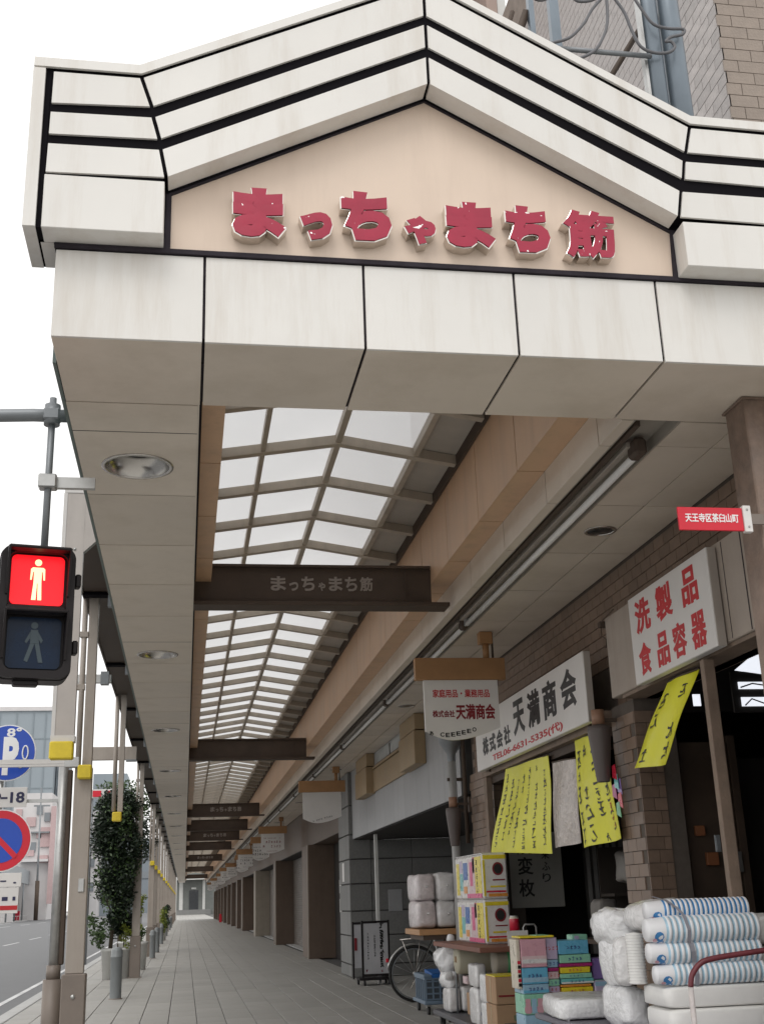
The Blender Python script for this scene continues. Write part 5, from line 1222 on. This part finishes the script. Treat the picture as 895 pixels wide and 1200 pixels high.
part('frame', MB(galv).tube([(WXc, WY, RW), (WXc+.48, WY, .38)], .012, 8).tube([(WXc, WY-.04, RW), (WXc+.34, WY, .92)], .009, 6).tube([(WXc+.48, WY, .38), (WXc+.30, WY, 1.02)], .016, 8).tube([(WXc+.48, WY, .38), (WXc+1.02, WY, .95)], .018, 8).tube([(WXc+1.25, WY, RW), (WXc+1.0, WY, 1.08)], .014, 8), bk)
part('carrier', MB(chrome).tube([(WXc-.22, WY-.06, .93), (WXc+.28, WY-.06, .96)], .007, 6).tube([(WXc-.22, WY+.06, .93), (WXc+.28, WY+.06, .96)], .007, 6).tube([(WXc-.20, WY-.06, .93), (WXc-.02, WY-.04, .45)], .006, 6).tube([(WXc+.1, WY-.06, .95), (WXc-.0, WY-.04, .45)], .006, 6).tube([(WXc-.22, WY-.06, .93), (WXc-.22, WY+.06, .93)], .007, 6), bk)
part('stand', MB(chrome).tube([(WXc, WY-.08, .45), (WXc-.10, WY-.12, .22), (WXc+.28, WY-.12, .92)], .010, 6), bk)
part('saddle', soft(MB(rubber), (WXc+.27, WY, 1.08), (.13, .09, .04), .7, .004, 3), bk)
part('handlebar', MB(chrome).tube([(WXc+.98, WY, 1.08), (WXc+1.0, WY, 1.18), (WXc+.9, WY-.22, 1.2), (WXc+.72, WY-.28, 1.16)], .011, 8), bk)
part('rear_lamp', MB(sign_red).box(WXc-.46, WXc-.42, WY-.02, WY+.02, .60, .66, .006), bk)
# --- blue crate trolley
tr = thing('crate_trolley', 'low blue trolley holding a grey crate with a blue lid beside the bicycle wheel', 'trolley', (3.6, 18, 0))
bx('deck', blue_gr, tr, 3.33, 3.85, 17.2, 18.1, .13, .18, .01)
for a, b in ((3.38, 17.28), (3.78, 17.28), (3.38, 18.0), (3.78, 18.0)): part('castor', MB(rubber).cyl((a, b, .055), (a+.035, b, .055), .055, 12), tr)
part('fork', MB(galv).box(3.37, 3.43, 17.26, 17.31, .09, .129).box(3.77, 3.83, 17.26, 17.31, .09, .129), tr)
cr = thing('folding_crate', 'blue grey lattice crate with bright blue lid standing on the low trolley', 'crate', (3.6, 17.7, .18))
mb = MB(blue_gr)
for x in (3.36, 3.46, 3.56, 3.66, 3.78): mb.box(x, x+.022, 17.25, 17.27, .181, .46)
for z in (.185, .26, .34, .42): mb.box(3.36, 3.80, 17.246, 17.262, z, z+.022)
for y in (17.35, 17.5, 17.65, 17.8, 17.95): mb.box(3.355, 3.37, y, y+.03, .181, .46)
mb.box(3.35, 3.81, 17.24, 18.02, .455, .475)
part('lattice', mb, cr); bx('inner_box', mat('smoky plastic', (.10, .12, .14), .4), cr, 3.375, 3.79, 17.28, 18.0, .183, .45)
part('blue_lid', MB(blue_pl).prism([(3.46, 17.25, .477), (3.83, 17.25, .477), (3.83, 18.0, .50), (3.50, 18.0, .50)], (0, 0, .055)), cr)
part('grey_lid', MB(blue_gr).box(3.34, 3.455, 17.25, 18.0, .477, .52, .006), cr)
# --- white wrapped bales on a timber board
bd = thing('timber_board', 'brown timber board on trestle carrying white wrapped bales at the far end of the goods', 'board', (3.2, 15.5, 0))
bx('board', wood_m, bd, 2.93, 3.50, 15.3, 16.3, 1.10, 1.17, .006); bx('under_board', steel_br, bd, 2.99, 3.48, 15.35, 16.25, 1.04, 1.099)
part('trestle_leg', MB(steel_br).tube([(3.44, 15.6, 0), (3.42, 15.6, 1.04)], .018, 6), bd)
part('trestle_leg', MB(steel_br).tube([(3.44, 16.1, 0), (3.42, 16.1, 1.04)], .018, 6), bd)
for k, (cx_, cz_, dx, dz, mt, lb) in enumerate(((3.06, 1.35, .13, .17, pink_w, 'pink tinted wrapped bale, lower left of the four on the timber board'), (3.33, 1.34, .14, .165, clear_w, 'milky wrapped bale, lower right of the four on the timber board'), (3.06, 1.68, .13, .165, pink_w, 'pink tinted wrapped bale, upper left of the four on the timber board'), (3.33, 1.68, .14, .175, clear_w, 'milky wrapped bale, upper right of the four on the timber board'))):
    b = thing('wrapped_bale', lb, 'bale', (cx_, 15.7, cz_-dz), 'wrapped bales on the timber board'); part('wrap', soft(MB(mt), (cx_, 15.75, cz_), (dx, .35, dz), .32, .02, k+1), b)
    part('knot', MB(clear_w).cyl((cx_, 15.38, cz_), (cx_+.01, 15.34, cz_+.015), .012, 6), b)
# --- flat dolly along the row
dl = thing('flat_dolly', 'long dark platform dolly on castors under the boxed goods', 'dolly', (3.3, 13, 0))
bx('deck', mat('dark grey deck', (.09, .09, .10), .5), dl, 3.04, 3.75, 10.6, 15.2, .19, .25, .012)
for b in (15.0, 13.9, 13.0, 12.0, 10.8): part('castor', MB(rubber).cyl((3.10, b, .065), (3.14, b, .065), .065, 12).box(3.09, 3.15, b-.03, b+.03, .10, .189), dl)
# white bags and packs on it
def pack(name, label, cat, x0, x1, y0, y1, z0, z1, m, group=None, e=.22, amp=.01, seed=1, decor=None):
    t = thing(name, label, cat, ((x0+x1)/2, y0, z0), group)
    part('body', soft(MB(m), ((x0+x1)/2, (y0+y1)/2, (z0+z1)/2), ((x1-x0)/2, (y1-y0)/2, (z1-z0)/2), e, amp, seed), t)
    return t
t = pack('white_bag', 'upper lumpy white plastic bag of rolls at the far end of the dolly', 'plastic bag', 3.07, 3.33, 14.7, 15.2, .66, .98, plastic_w, e=.7, amp=.05, seed=4); part('knot', soft(MB(plastic_w), (3.22, 14.8, 1.03), (.05, .05, .09), .8, .015, 9), t)
t = pack('white_bag', 'lower lumpy white plastic bag squeezed under the upper one', 'plastic bag', 3.10, 3.30, 14.6, 15.1, .50, .70, plastic_w, e=.7, amp=.04, seed=5); part('knot', soft(MB(plastic_w), (3.12, 14.55, .66), (.05, .04, .05), .8, .015, 19), t)
for k, (x0, x1, y0, z0, z1, m, lb) in enumerate((
    (3.10, 3.24, 14.5, .26, .52, clear_w, 'white wrapped pack on the dolly below the lumpy bags, left one'),
    (3.25, 3.40, 14.45, .26, .54, clear_w, 'white wrapped pack on the dolly below the lumpy bags, right one'),
    (3.06, 3.17, 12.9, .26, .62, clear_w, 'tall milky pack with faint grey print in the middle of the dolly'),
    (3.06, 3.18, 12.88, .63, .86, clear_w, 'milky pack with open top standing on the tall milky pack'),
    (3.18, 3.29, 12.85, .26, .66, pink_w, 'tall pale pink pack in the middle of the dolly'),
    (3.02, 3.11, 12.2, .26, .52, plastic_w, 'white refill pouch lowest in the leaning stack before the cardboard boxes'),
    (3.01, 3.10, 12.18, .525, .79, plastic_w, 'white refill pouch topmost in the leaning stack before the cardboard boxes'))):
    t = pack('refill_pack', lb, 'pack', x0, x1, y0, y0+.4, z0, z1, m, e=.3, amp=.012, seed=k+11)
    if k in (2, 5, 6): part('faint_print', MB(mat('grey print', (.36, .38, .46), .5)).box(x0+.03, x1-.03, y0-.006, y0-.001, z0+.10, z0+.13).box(x0+.045, x1-.045, y0-.006, y0-.001, z0+.16, z0+.175), t)
t = pack('beige_carton', 'beige carton on the dolly between the white packs', 'carton', 3.24, 3.42, 13.5, 14.2, .26, .50, card_m, e=.12, amp=.002, seed=31); part('tape', MB(ink_dred).box(3.25, 3.262, 13.488, 13.499, .28, .48), t)
t = thing('paper_roll', 'big cream paper roll lying behind the white packs under the red board', 'paper roll', (3.3, 13.9, .66)); part('roll', MB(cream_roll).lathe([(0, -.24), (.15, -.24), (.16, -.22), (.16, .22), (.15, .24), (0, .24)], (3.36, 14.1, .86), 'X', 28), t); part('core', MB(card_m).lathe([(.035, -.005), (.035, .01), (0, .01)], (3.115, 14.1, .86), 'X', 14), t)
t = thing('paper_roll', 'dull brown paper roll standing above the cardboard boxes', 'paper roll', (3.35, 12.4, .8)); part('roll', MB(mat('dull roll', (.27, .24, .19), .7)).lathe([(0, -.22), (.13, -.22), (.135, -.2), (.135, .2), (.13, .22), (0, .22)], (3.38, 12.5, .90), 'X', 28), t); part('band', MB(pm('green')).lathe([(.137, -.1), (.137, -.075)], (3.38, 12.5, .90), 'X', 28), t)
for k, (z0, z1, lb) in enumerate(((.252, .545, 'brown cardboard box on the dolly, lower of the two'), (.55, .80, 'brown cardboard box with yellow top edge and red line, upper of the two'))):
    t = thing('cardboard_box', lb, 'box', (3.12, 11.8, z0)); bx('carton', card_m, t, 2.97+k*.005, 3.29, 11.75, 12.15, z0, z1, .006)
    part('tape', MB(mat('packing tape', (.48, .36, .22), .2)).box(2.9665+k*.005, 2.9695+k*.005, 11.93, 11.97, z0+.01, z1-.01), t)
    part('printed_line', MB(ink_dred if k else ink_black).box(3.0, 3.28, 11.744, 11.749, z0+.07, z0+.085).box(3.16, 3.25, 11.744, 11.749, z0+.15, z0+.18) if k else MB(mat('faint green print', (.16, .2, .12), .6)).box(3.14, 3.22, 11.744, 11.749, z0+.15, z0+.20), t)
    if k: bx('yellow_edge', pm('yel'), t, 2.972, 3.292, 11.748, 12.1, z1+.001, z1+.012)
# red board with the printed packs
bd = thing('red_board', 'reddish board on legs carrying the printed detergent packs', 'board', (3.2, 13, 0))
bx('board', rack_board, bd, 2.96, 3.58, 12.25, 14.6, 1.0, 1.05, .006)
for a, b in ((3.54, 12.5), (3.20, 14.5), (3.54, 14.5)): part('leg', MB(galv_d).cyl((a, b, .25), (a, b, .999), .012, 8), bd)
def dpack(z0, z1, upper):
    x0, x1, y0, y1 = 3.21, 3.50, 12.98, 14.3
    t = thing('detergent_pack', ('upper' if upper else 'lower')+' shrink wrapped printed pack with red disc and yellow bands on the red board', 'pack', (3.35, 13, z0), 'printed packs on the red board')
    bx('body', pm('white'), t, x0, x1, y0, y1, z0, z1, .02)
    H_ = z1-z0; e = .0035
    def fr_(name, k, a, b, c, d, lift=1): part(name, MB(pm(k)).box(x0+a*(x1-x0), x0+b*(x1-x0), y0-e*lift, y0-.0005, z0+c*H_, z0+d*H_), t)
    def sd(name, k, a, b, c, d, lift=1): part(name, MB(pm(k)).box(x0-e*lift, x0-.0005, y0+a*(y1-y0), y0+b*(y1-y0), z0+c*H_, z0+d*H_), t)
    fr_('yellow_band', 'yel', .05, .95, .88, .97); fr_('yellow_band', 'yel', .04, .12, .06, .86); fr_('yellow_band', 'orange', .22, .95, .05, .12); fr_('red_foot', 'red', .14, .9, .14, .18); fr_('gold_line', 'yel', .3, .9, .25, .29)
    cx_, cz_ = x0+.62*(x1-x0), z0+.66*H_
    part('dark_disc', MB(ink_dred).prism([(cx_+.062*math.cos(2*math.pi*k/24), y0-.004, cz_+.07*math.sin(2*math.pi*k/24)) for k in range(24)], (0, .003, 0)), t)
    part('inner_disc', MB(ink_black).prism([(cx_+.045*math.cos(2*math.pi*k/24), y0-.0065, cz_+.052*math.sin(2*math.pi*k/24)) for k in range(24)], (0, .002, 0)), t)
    part('red_line', MB(ink_dred).box(x0+.4*(x1-x0), x0+.88*(x1-x0), y0-.004, y0-.001, z0+.40*H_, z0+.43*H_), t)
    sd('yellow_band', 'yel', .02, .24, .05, .95); sd('red_corner', 'red', .26, .32, .6, .95); sd('orange_block', 'orange', .55, .66, .14, .30, 3); sd('pink_strip', 'lpink', .25, .48, .08, .92); sd('red_strip', 'hot', .33, .42, .3, .85, 2); sd('pink_base', 'hot', .02, .55, .03, .13, 2)
    sd('blue_block', 'blue', .52, .68, .45, .85); sd('teal_block', 'teal', .70, .82, .2, .6); sd('yellow_block', 'yel', .84, .95, .1, .85); sd('white_block', 'white', .52, .7, .12, .4); sd('lilac_block', 'lilac', .72, .82, .62, .9)
    r = random.Random(int(z0*100)); mk = MB(ink_black)
    for k in range(5): scribble(mk, lambda a, b: (x0-.0045, y0+(.13+a)*(y1-y0), b), .05, z0+H_*(.82-.16*k), .06, r, 1.5)
    part('brush_writing', mk, t)
    bx('film_top', clear_w, t, x0+.01, x1-.01, y0+.02, y1-.02, z1+.001, z1+.010)
dpack(1.052, 1.50, False); dpack(1.515, 1.99, True)
t = thing('price_card', 'blank white price card propped on the red board before the packs', 'price card', (3.4, 12.35, 1.05)); bx('card', sign_white, t, 3.27, 3.49, 12.3, 12.305, 1.055, 1.20); part('small_mark', MB(ink_black).box(3.42, 3.44, 12.295, 12.2995, 1.13, 1.145), t)
t = thing('tin_can', 'small red and white packet standing by the price card', 'packet', (3.4, 12.45, 1.05)); part('can', MB(pm('cream'), pm('red')).lathe([(0, 0), (.05, 0), (.05, .12), (.052, .12), (.052, .26), (.045, .28), (0, .28)], (3.42, 12.55, 1.052), n=16, mis=[0, 0, 1, 1, 0, 0]), t); part('lid', MB(galv).lathe([(.045, .281), (.045, .29), (0, .29)], (3.42, 12.55, 1.052), n=16), t)
t = thing('wire_handle', 'thin bent steel handle rising behind the price card', 'handle', (3.6, 12.3, 1.05)); part('rod', MB(galv).tube([(3.50, 12.5, .9), (3.50, 12.5, 1.22), (3.52, 12.5, 1.25), (3.62, 12.5, 1.25), (3.64, 12.5, 1.22), (3.64, 12.5, .9)], .010, 6), t)
# --- tissue boxes block
TY = 10.15
def carton(x0, x1, z0, z1, k, label, y0=TY, y1=None, band_=None, mark=True, film=False):
    y1 = y1 or y0+.28
    t = thing('tissue_box', label, 'tissue box', ((x0+x1)/2, y0, z0), 'stacked printed tissue boxes')
    bx('carton', pm(k), t, x0+.002, x1-.002, y0, y1, z0+.001, z1-.001, .004)
    if band_: bx('printed_band', pm(band_), t, x0+.004, x1-.004, y0-.003, y0-.0005, z0+(z1-z0)*.12, z0+(z1-z0)*.4)
    if mark:
        r = random.Random(int(x0*1000+z0*777)); mk = MB(mat('print ink '+('navy' if k in ('sky', 'mint', 'teal', 'lblue') else 'red'), (.05, .10, .28) if k in ('sky', 'mint', 'teal', 'lblue') else (.55, .08, .08), .5))
        s_ = min(.028, (z1-z0)*.4)
        for q in range(4): scribble(mk, lambda a, b: (a, y0-.0045, b), (x0+x1)/2-.05+q*.033, (z0+z1)/2, s_, r, 1.6)
        part('print', mk, t)
    return t
right = [('sky', 1.165, 1.055), ('mint', 1.052, .985), ('magenta', .983, .955), ('yel', .953, .905), ('mint', .903, .865), ('teal', .863, .82), ('orange', .818, .797), ('yel', .795, .73), ('mint', .728, .66), ('yel', .655, .59), ('white', .588, .52)]
names = {'sky': 'sky blue', 'mint': 'mint green', 'magenta': 'magenta', 'yel': 'yellow', 'teal': 'teal', 'orange': 'orange', 'lblue': 'pale blue', 'pink': 'pink', 'lpink': 'pale pink', 'purple': 'purple', 'lilac': 'lilac', 'white': 'white'}
cnts = {}
for i, (k, z1, z0) in enumerate(right):
    carton(3.135+.006*(i % 2), 3.415+.012*(i % 3)-.01, z0, z1, k, '%s tissue box, %s from the top of the right column' % (names[k], on[i]), band_='white' if k in ('teal',) else None)
mid = [('lilac', 1.195, 1.02), ('lblue', 1.018, .955), ('magenta', .953, .925), ('lpink', .923, .865), ('mint', .863, .81), ('lilac', .808, .76), ('orange', .758, .735), ('yel', .733, .66), ('yel', .658, .58)]
for i, (k, z1, z0) in enumerate(mid):
    carton(3.03, 3.132, z0, z1, k, '%s tissue box, %s from the top of the narrow middle column' % (names[k], on[i]), y0=TY+.01+.008*(i % 2))
left = [('pink', 1.19, .965, 'lpink'), ('sky', .963, .835, 'lblue'), ('lblue', .833, .76, 'sky'), ('mint', .758, .60, 'pink'), ('lblue', .598, .50, None)]
for i, (k, z1, z0, b_) in enumerate(left):
    t = carton(2.80, 3.026, z0, z1, k, '%s tissue box, %s from the top of the left column' % (names[k], on[i]), y0=TY-.02, band_=b_, mark=(i in (1, 2)))
    if i == 3:
        for q, kk in enumerate(('pink', 'lblue', 'pink', 'yel')): bx('printed_panel', pm(kk), t, 2.812+q*.053, 2.855+q*.053, TY-.026, TY-.0235, z0+.01, z1-.035)
    if i == 0: part('film', MB(clear_w).box(2.81, 3.02, TY-.026, TY-.022, 1.0, 1.03), t)
t = thing('flat_pack', 'flat yellow and green printed pack lying on top of the tissue boxes', 'pack', (2.95, TY, 1.19)); bx('body', pm('yel'), t, 2.80, 3.10, TY-.02, TY+.25, 1.197, 1.213, .004); bx('green_patch', pm('mint'), t, 2.95, 3.06, TY+.0, TY+.2, 1.2135, 1.217)
t = thing('tall_pack', 'tall mint green pack behind the right column of tissue boxes', 'pack', (3.45, TY+.1, .9)); bx('body', pm('mint'), t, 3.36, 3.50, TY+.29, TY+.45, .85, 1.20, .006); bx('side_band', pm('lilac'), t, 3.38, 3.42, TY+.286, TY+.289, .9, 1.19)
t = thing('purple_box', 'plain purple box at the right of the tissue boxes', 'box', (3.5, TY+.1, .8)); bx('carton', pm('purple'), t, 3.44, 3.60, TY+.05, TY+.3, .842, 1.01, .006); bx('lid_edge', pm('purple'), t, 3.438, 3.602, TY+.048, TY+.302, .985, 1.0)
t = thing('tissue_box', 'lilac and pale blue tissue box below the purple box', 'tissue box', (3.5, TY, .7)); bx('carton', pm('lilac'), t, 3.43, 3.60, TY-.01, TY+.3, .70, .838, .006); bx('blue_band', pm('lblue'), t, 3.432, 3.598, TY-.014, TY-.011, .795, .83); bx('yellow_top', pm('mint'), t, 3.432, 3.598, TY, TY+.3, .8385, .841)
mk = MB(ink_navy); scribble(mk, lambda a, b: (a, TY-.014, b), 3.53, .75, .04, random.Random(3), 1.8); part('print', mk, t)
t = thing('striped_pack', 'narrow red white and black patterned pack at the left edge of the tissue boxes', 'pack', (2.78, TY, .8)); bx('body', pm('cream'), t, 2.765, 2.797, TY-.01, TY+.2, .80, 1.19, .004)
for q in range(6): bx('printed_spot', pm('red') if q % 2 else black_pl, t, 2.768, 2.794, TY-.014, TY-.0105, .82+q*.035, .845+q*.035)
tb_ = thing('goods_table', 'low table under the tissue boxes', 'table', (3.2, 10.3, 0)); bx('tabletop', steel_br, tb_, 2.76, 3.65, TY-.05, TY+.5, .45, .495); 
for a in (2.8, 3.6):
    for b in (TY, TY+.42): bx('leg', steel_br, tb_, a-.02, a+.02, b, b+.03, 0, .449)
# --- bubble wrapped block
t = thing('bubble_pack', 'flat block in shiny white bubble wrap lying before the tissue boxes', 'wrapped pack', (2.9, 8.6, .7)); part('wrap', soft(MB(plastic_w), (2.93, 8.78, .775), (.31, .34, .07), .25, .016, 41, 30, 14, 14, rz=-.12), t); part('fold', MB(clear_w).box(2.66, 2.67, 8.5, 8.9, .70, .80), t)
for q, (x0, x1, y, z0, z1, k, lb) in enumerate(((3.30, 3.42, 12.15, .26, .44, 'cream', 'small cream carton on the dolly right of the cardboard boxes'), (3.43, 3.55, 12.1, .26, .50, 'white', 'white carton on the dolly right of the small cream one'), (3.31, 3.40, 12.2, .445, .56, 'lblue', 'pale blue packet on top of the small cream carton'), (3.12, 3.20, 13.6, .62, .70, 'lpink', 'pale pink packet tucked under the cream paper roll'), (3.20, 3.30, 13.4, .67, .76, 'mint', 'mint packet tucked beside the cream paper roll'))):
    t = thing('small_carton', lb, 'carton', (x0, y, z0), None); bx('carton', pm(k), t, x0, x1, y, y+.2, z0, z1, .004); bx('printed_label', pm('white' if k != 'white' else 'blue'), t, x0+.02, x1-.03, y-.003, y-.0005, z0+.03, z1-.04)
# --- cart with red handle
ct = thing('goods_cart', 'flat goods cart with bent maroon pipe handle at the lower right corner', 'cart', (3.3, 7.5, 0))
bx('deck', mat('grey cart deck', (.16, .15, .18), .5), ct, 2.62, 4.3, 6.75, 9.2, .66, .70, .01)
part('handle', MB(red_pipe).tube(sm([(2.785, 6.6, 1.03), (2.80, 6.6, 1.09), (2.85, 6.6, 1.145), (2.92, 6.6, 1.17), (3.1, 6.6, 1.19), (3.4, 6.6, 1.215), (3.8, 6.6, 1.24)], 5), .0155, 14), ct)
part('handle_leg', MB(mat('worn white pipe', (.48, .44, .43), .5, dirt=.5, dirtcol=(.2, .06, .06), var=.2, scale=20)).tube([(2.78, 6.6, .25), (2.785, 6.6, 1.029)], .0155, 14), ct)
part('leg', MB(steel_br).box(2.72, 2.76, 6.85, 6.89, .1, .66), ct); part('leg', MB(steel_br).box(2.72, 2.76, 9.0, 9.04, .1, .66), ct); part('leg', MB(steel_br).box(4.1, 4.14, 6.85, 6.89, .1, .66), ct)
part('castor', MB(rubber).cyl((2.72, 6.87, .06), (2.76, 6.87, .06), .06, 12), ct); part('castor', MB(rubber).cyl((2.72, 9.02, .06), (2.76, 9.02, .06), .06, 12), ct)
def wp(x0, x1, y0, y1, z0, z1, m, lb, e=.25, amp=.012, seed=0, name='white_pack'):
    t = thing(name, lb, 'white pack', ((x0+x1)/2, y0, z0), 'white wrapped packs on the cart')
    part('wrap', soft(MB(m), ((x0+x1)/2, (y0+y1)/2, (z0+z1)/2), ((x1-x0)/2, (y1-y0)/2, (z1-z0)/2), e, amp, seed, 34, 18, 11), t)
    return t
wp(2.90, 3.9, 7.2, 7.65, .705, .86, foam_w, 'long white foam tray pack lying lowest on the cart', .18, .006, 51)
wp(2.89, 3.9, 7.22, 7.65, .862, .985, foam_w, 'long white foam tray pack lying second lowest on the cart', .18, .006, 52)
wp(2.80, 3.0, 7.75, 8.2, .70, .955, plastic_w, 'puffy white pack at the lower left of the cart', .45, .02, 53)
wp(2.80, 2.96, 7.8, 8.2, .96, 1.25, plastic_w, 'puffy white pack at mid left of the cart load', .45, .016, 54)
wp(2.78, 3.02, 7.78, 8.3, 1.20, 1.44, plastic_w, 'crumpled white bag topmost at the left of the cart load', .6, .028, 55)
wp(2.86, 3.5, 7.42, 7.9, 1.28, 1.49, clear_w, 'clear plastic bag humped over the top of the cup stacks', .6, .014, 56)
wp(3.53, 3.95, 7.3, 7.8, 1.20, 1.38, foam_w, 'white rounded pack right of the cup stacks, upper one', .35, .01, 57)
wp(3.54, 3.95, 7.28, 7.8, 1.0, 1.19, foam_w, 'white rounded pack right of the cup stacks, lower one', .35, .01, 58)
t = thing('foam_cups', 'upright stack of ribbed white foam cups left of the striped cup stacks', 'cups', (2.83, 7.5, .98)); 
mb = MB(foam_w)
prof = []
for k in range(17): prof += [(.052, k*.018), (.058, k*.018+.006), (.058, k*.018+.012)]
mb.lathe([(0, 0)]+prof+[(0, .31)], (2.86, 7.60, .985), n=20); part('stack', mb, t); part('bag', soft(MB(clear_w), (2.80, 7.68, 1.12), (.06, .06, .15), .5, .01, 66), t)
cup_fig = pm('pink')
for i, (zc, rr, x0, x1, yc, tint, lb) in enumerate(((1.425, .066, 2.85, 3.52, 7.34, cup_blue, 'topmost'), (1.312, .083, 2.815, 3.535, 7.27, cup_pale, 'second from the top'), (1.180, .072, 2.82, 3.54, 7.28, cup_pale, 'third from the top'), (1.055, .067, 2.85, 3.55, 7.28, cup_pale, 'lowest'))):
    t = thing('paper_cups', 'lying stack of blue and white striped paper cups, %s of the four' % lb, 'cups', (x0, yc, zc), 'striped cup stacks on the cart')
    n = 17 if i else 18; mb = MB(cup_white, tint)
    mb.lathe([(0, 0), (rr*.78, 0), (rr*.8, .004), (rr*.93, .105)], (x0, yc, zc), 'X', 28)
    xs0 = x0+.105; st = (x1-xs0)/n; prof = []; mis = []
    for k in range(n):
        h = k*st
        prof += [(rr*.93, h), (rr*.965, h+st*.42), (rr*1.0, h+st*.5), (rr*1.02, h+st*.75), (rr*.99, h+st*.97)]; mis += [1, 0, 0, 0, 0]
    prof.append((rr*.5, (x1-xs0)+.0)); 
    mb.lathe(prof, (xs0, yc, zc), 'X', 28, mis=mis); part('stack', mb, t)
    mb = MB(cup_blue)
    for (a0, xo, wd) in ((-1.9, .075, .02), (-2.6, .06, .03), (-1.2, .05, .025)):
        pts = []
        for q in range(9):
            a = 2*math.pi*q/9; th = a0+.45*math.sin(a); X_ = x0+xo+wd*math.cos(a); f_ = (X_-x0)/.105; R_ = rr*(.8+.13*f_)+.0025
            pts.append((X_, yc+R_*math.cos(th), zc+R_*math.sin(th)))
        mb.face(pts)
    part('printed_patch', mb, t)
    mb = MB(cup_fig)
    pts = []
    for q in range(9):
        a = 2*math.pi*q/9; th = -2.25+.22*math.sin(a); X_ = x0+.035+.014*math.cos(a); f_ = (X_-x0)/.105; R_ = rr*(.8+.13*f_)+.004
        pts.append((X_, yc+R_*math.cos(th), zc+R_*math.sin(th)))
    mb.face(pts); part('pink_patch', mb, t)
st = thing('grey_strap', 'grey plastic strap running down over the striped cup stacks', 'strap', (3.05, 7.2, 1.3))
def ribbon(pts, wd):
    mb = MB(strap_m)
    for a, b in zip(pts[:-1], pts[1:]):
        a, b = Vector(a), Vector(b); mb.face([a-Vector((wd/2, 0, 0)), a+Vector((wd/2, 0, 0)), b+Vector((wd/2, 0, 0)), b-Vector((wd/2, 0, 0))])
    return mb
part('upper_run', ribbon([(2.93, 7.40, 1.51), (2.98, 7.30, 1.485), (3.02, 7.24, 1.44), (3.045, 7.20, 1.395), (3.06, 7.175, 1.31), (3.06, 7.20, 1.235)], .022), st)
part('lower_run', ribbon([(3.075, 7.205, 1.235), (3.08, 7.195, 1.185), (3.085, 7.215, 1.12), (3.09, 7.20, 1.055), (3.09, 7.22, .99)], .028), st)
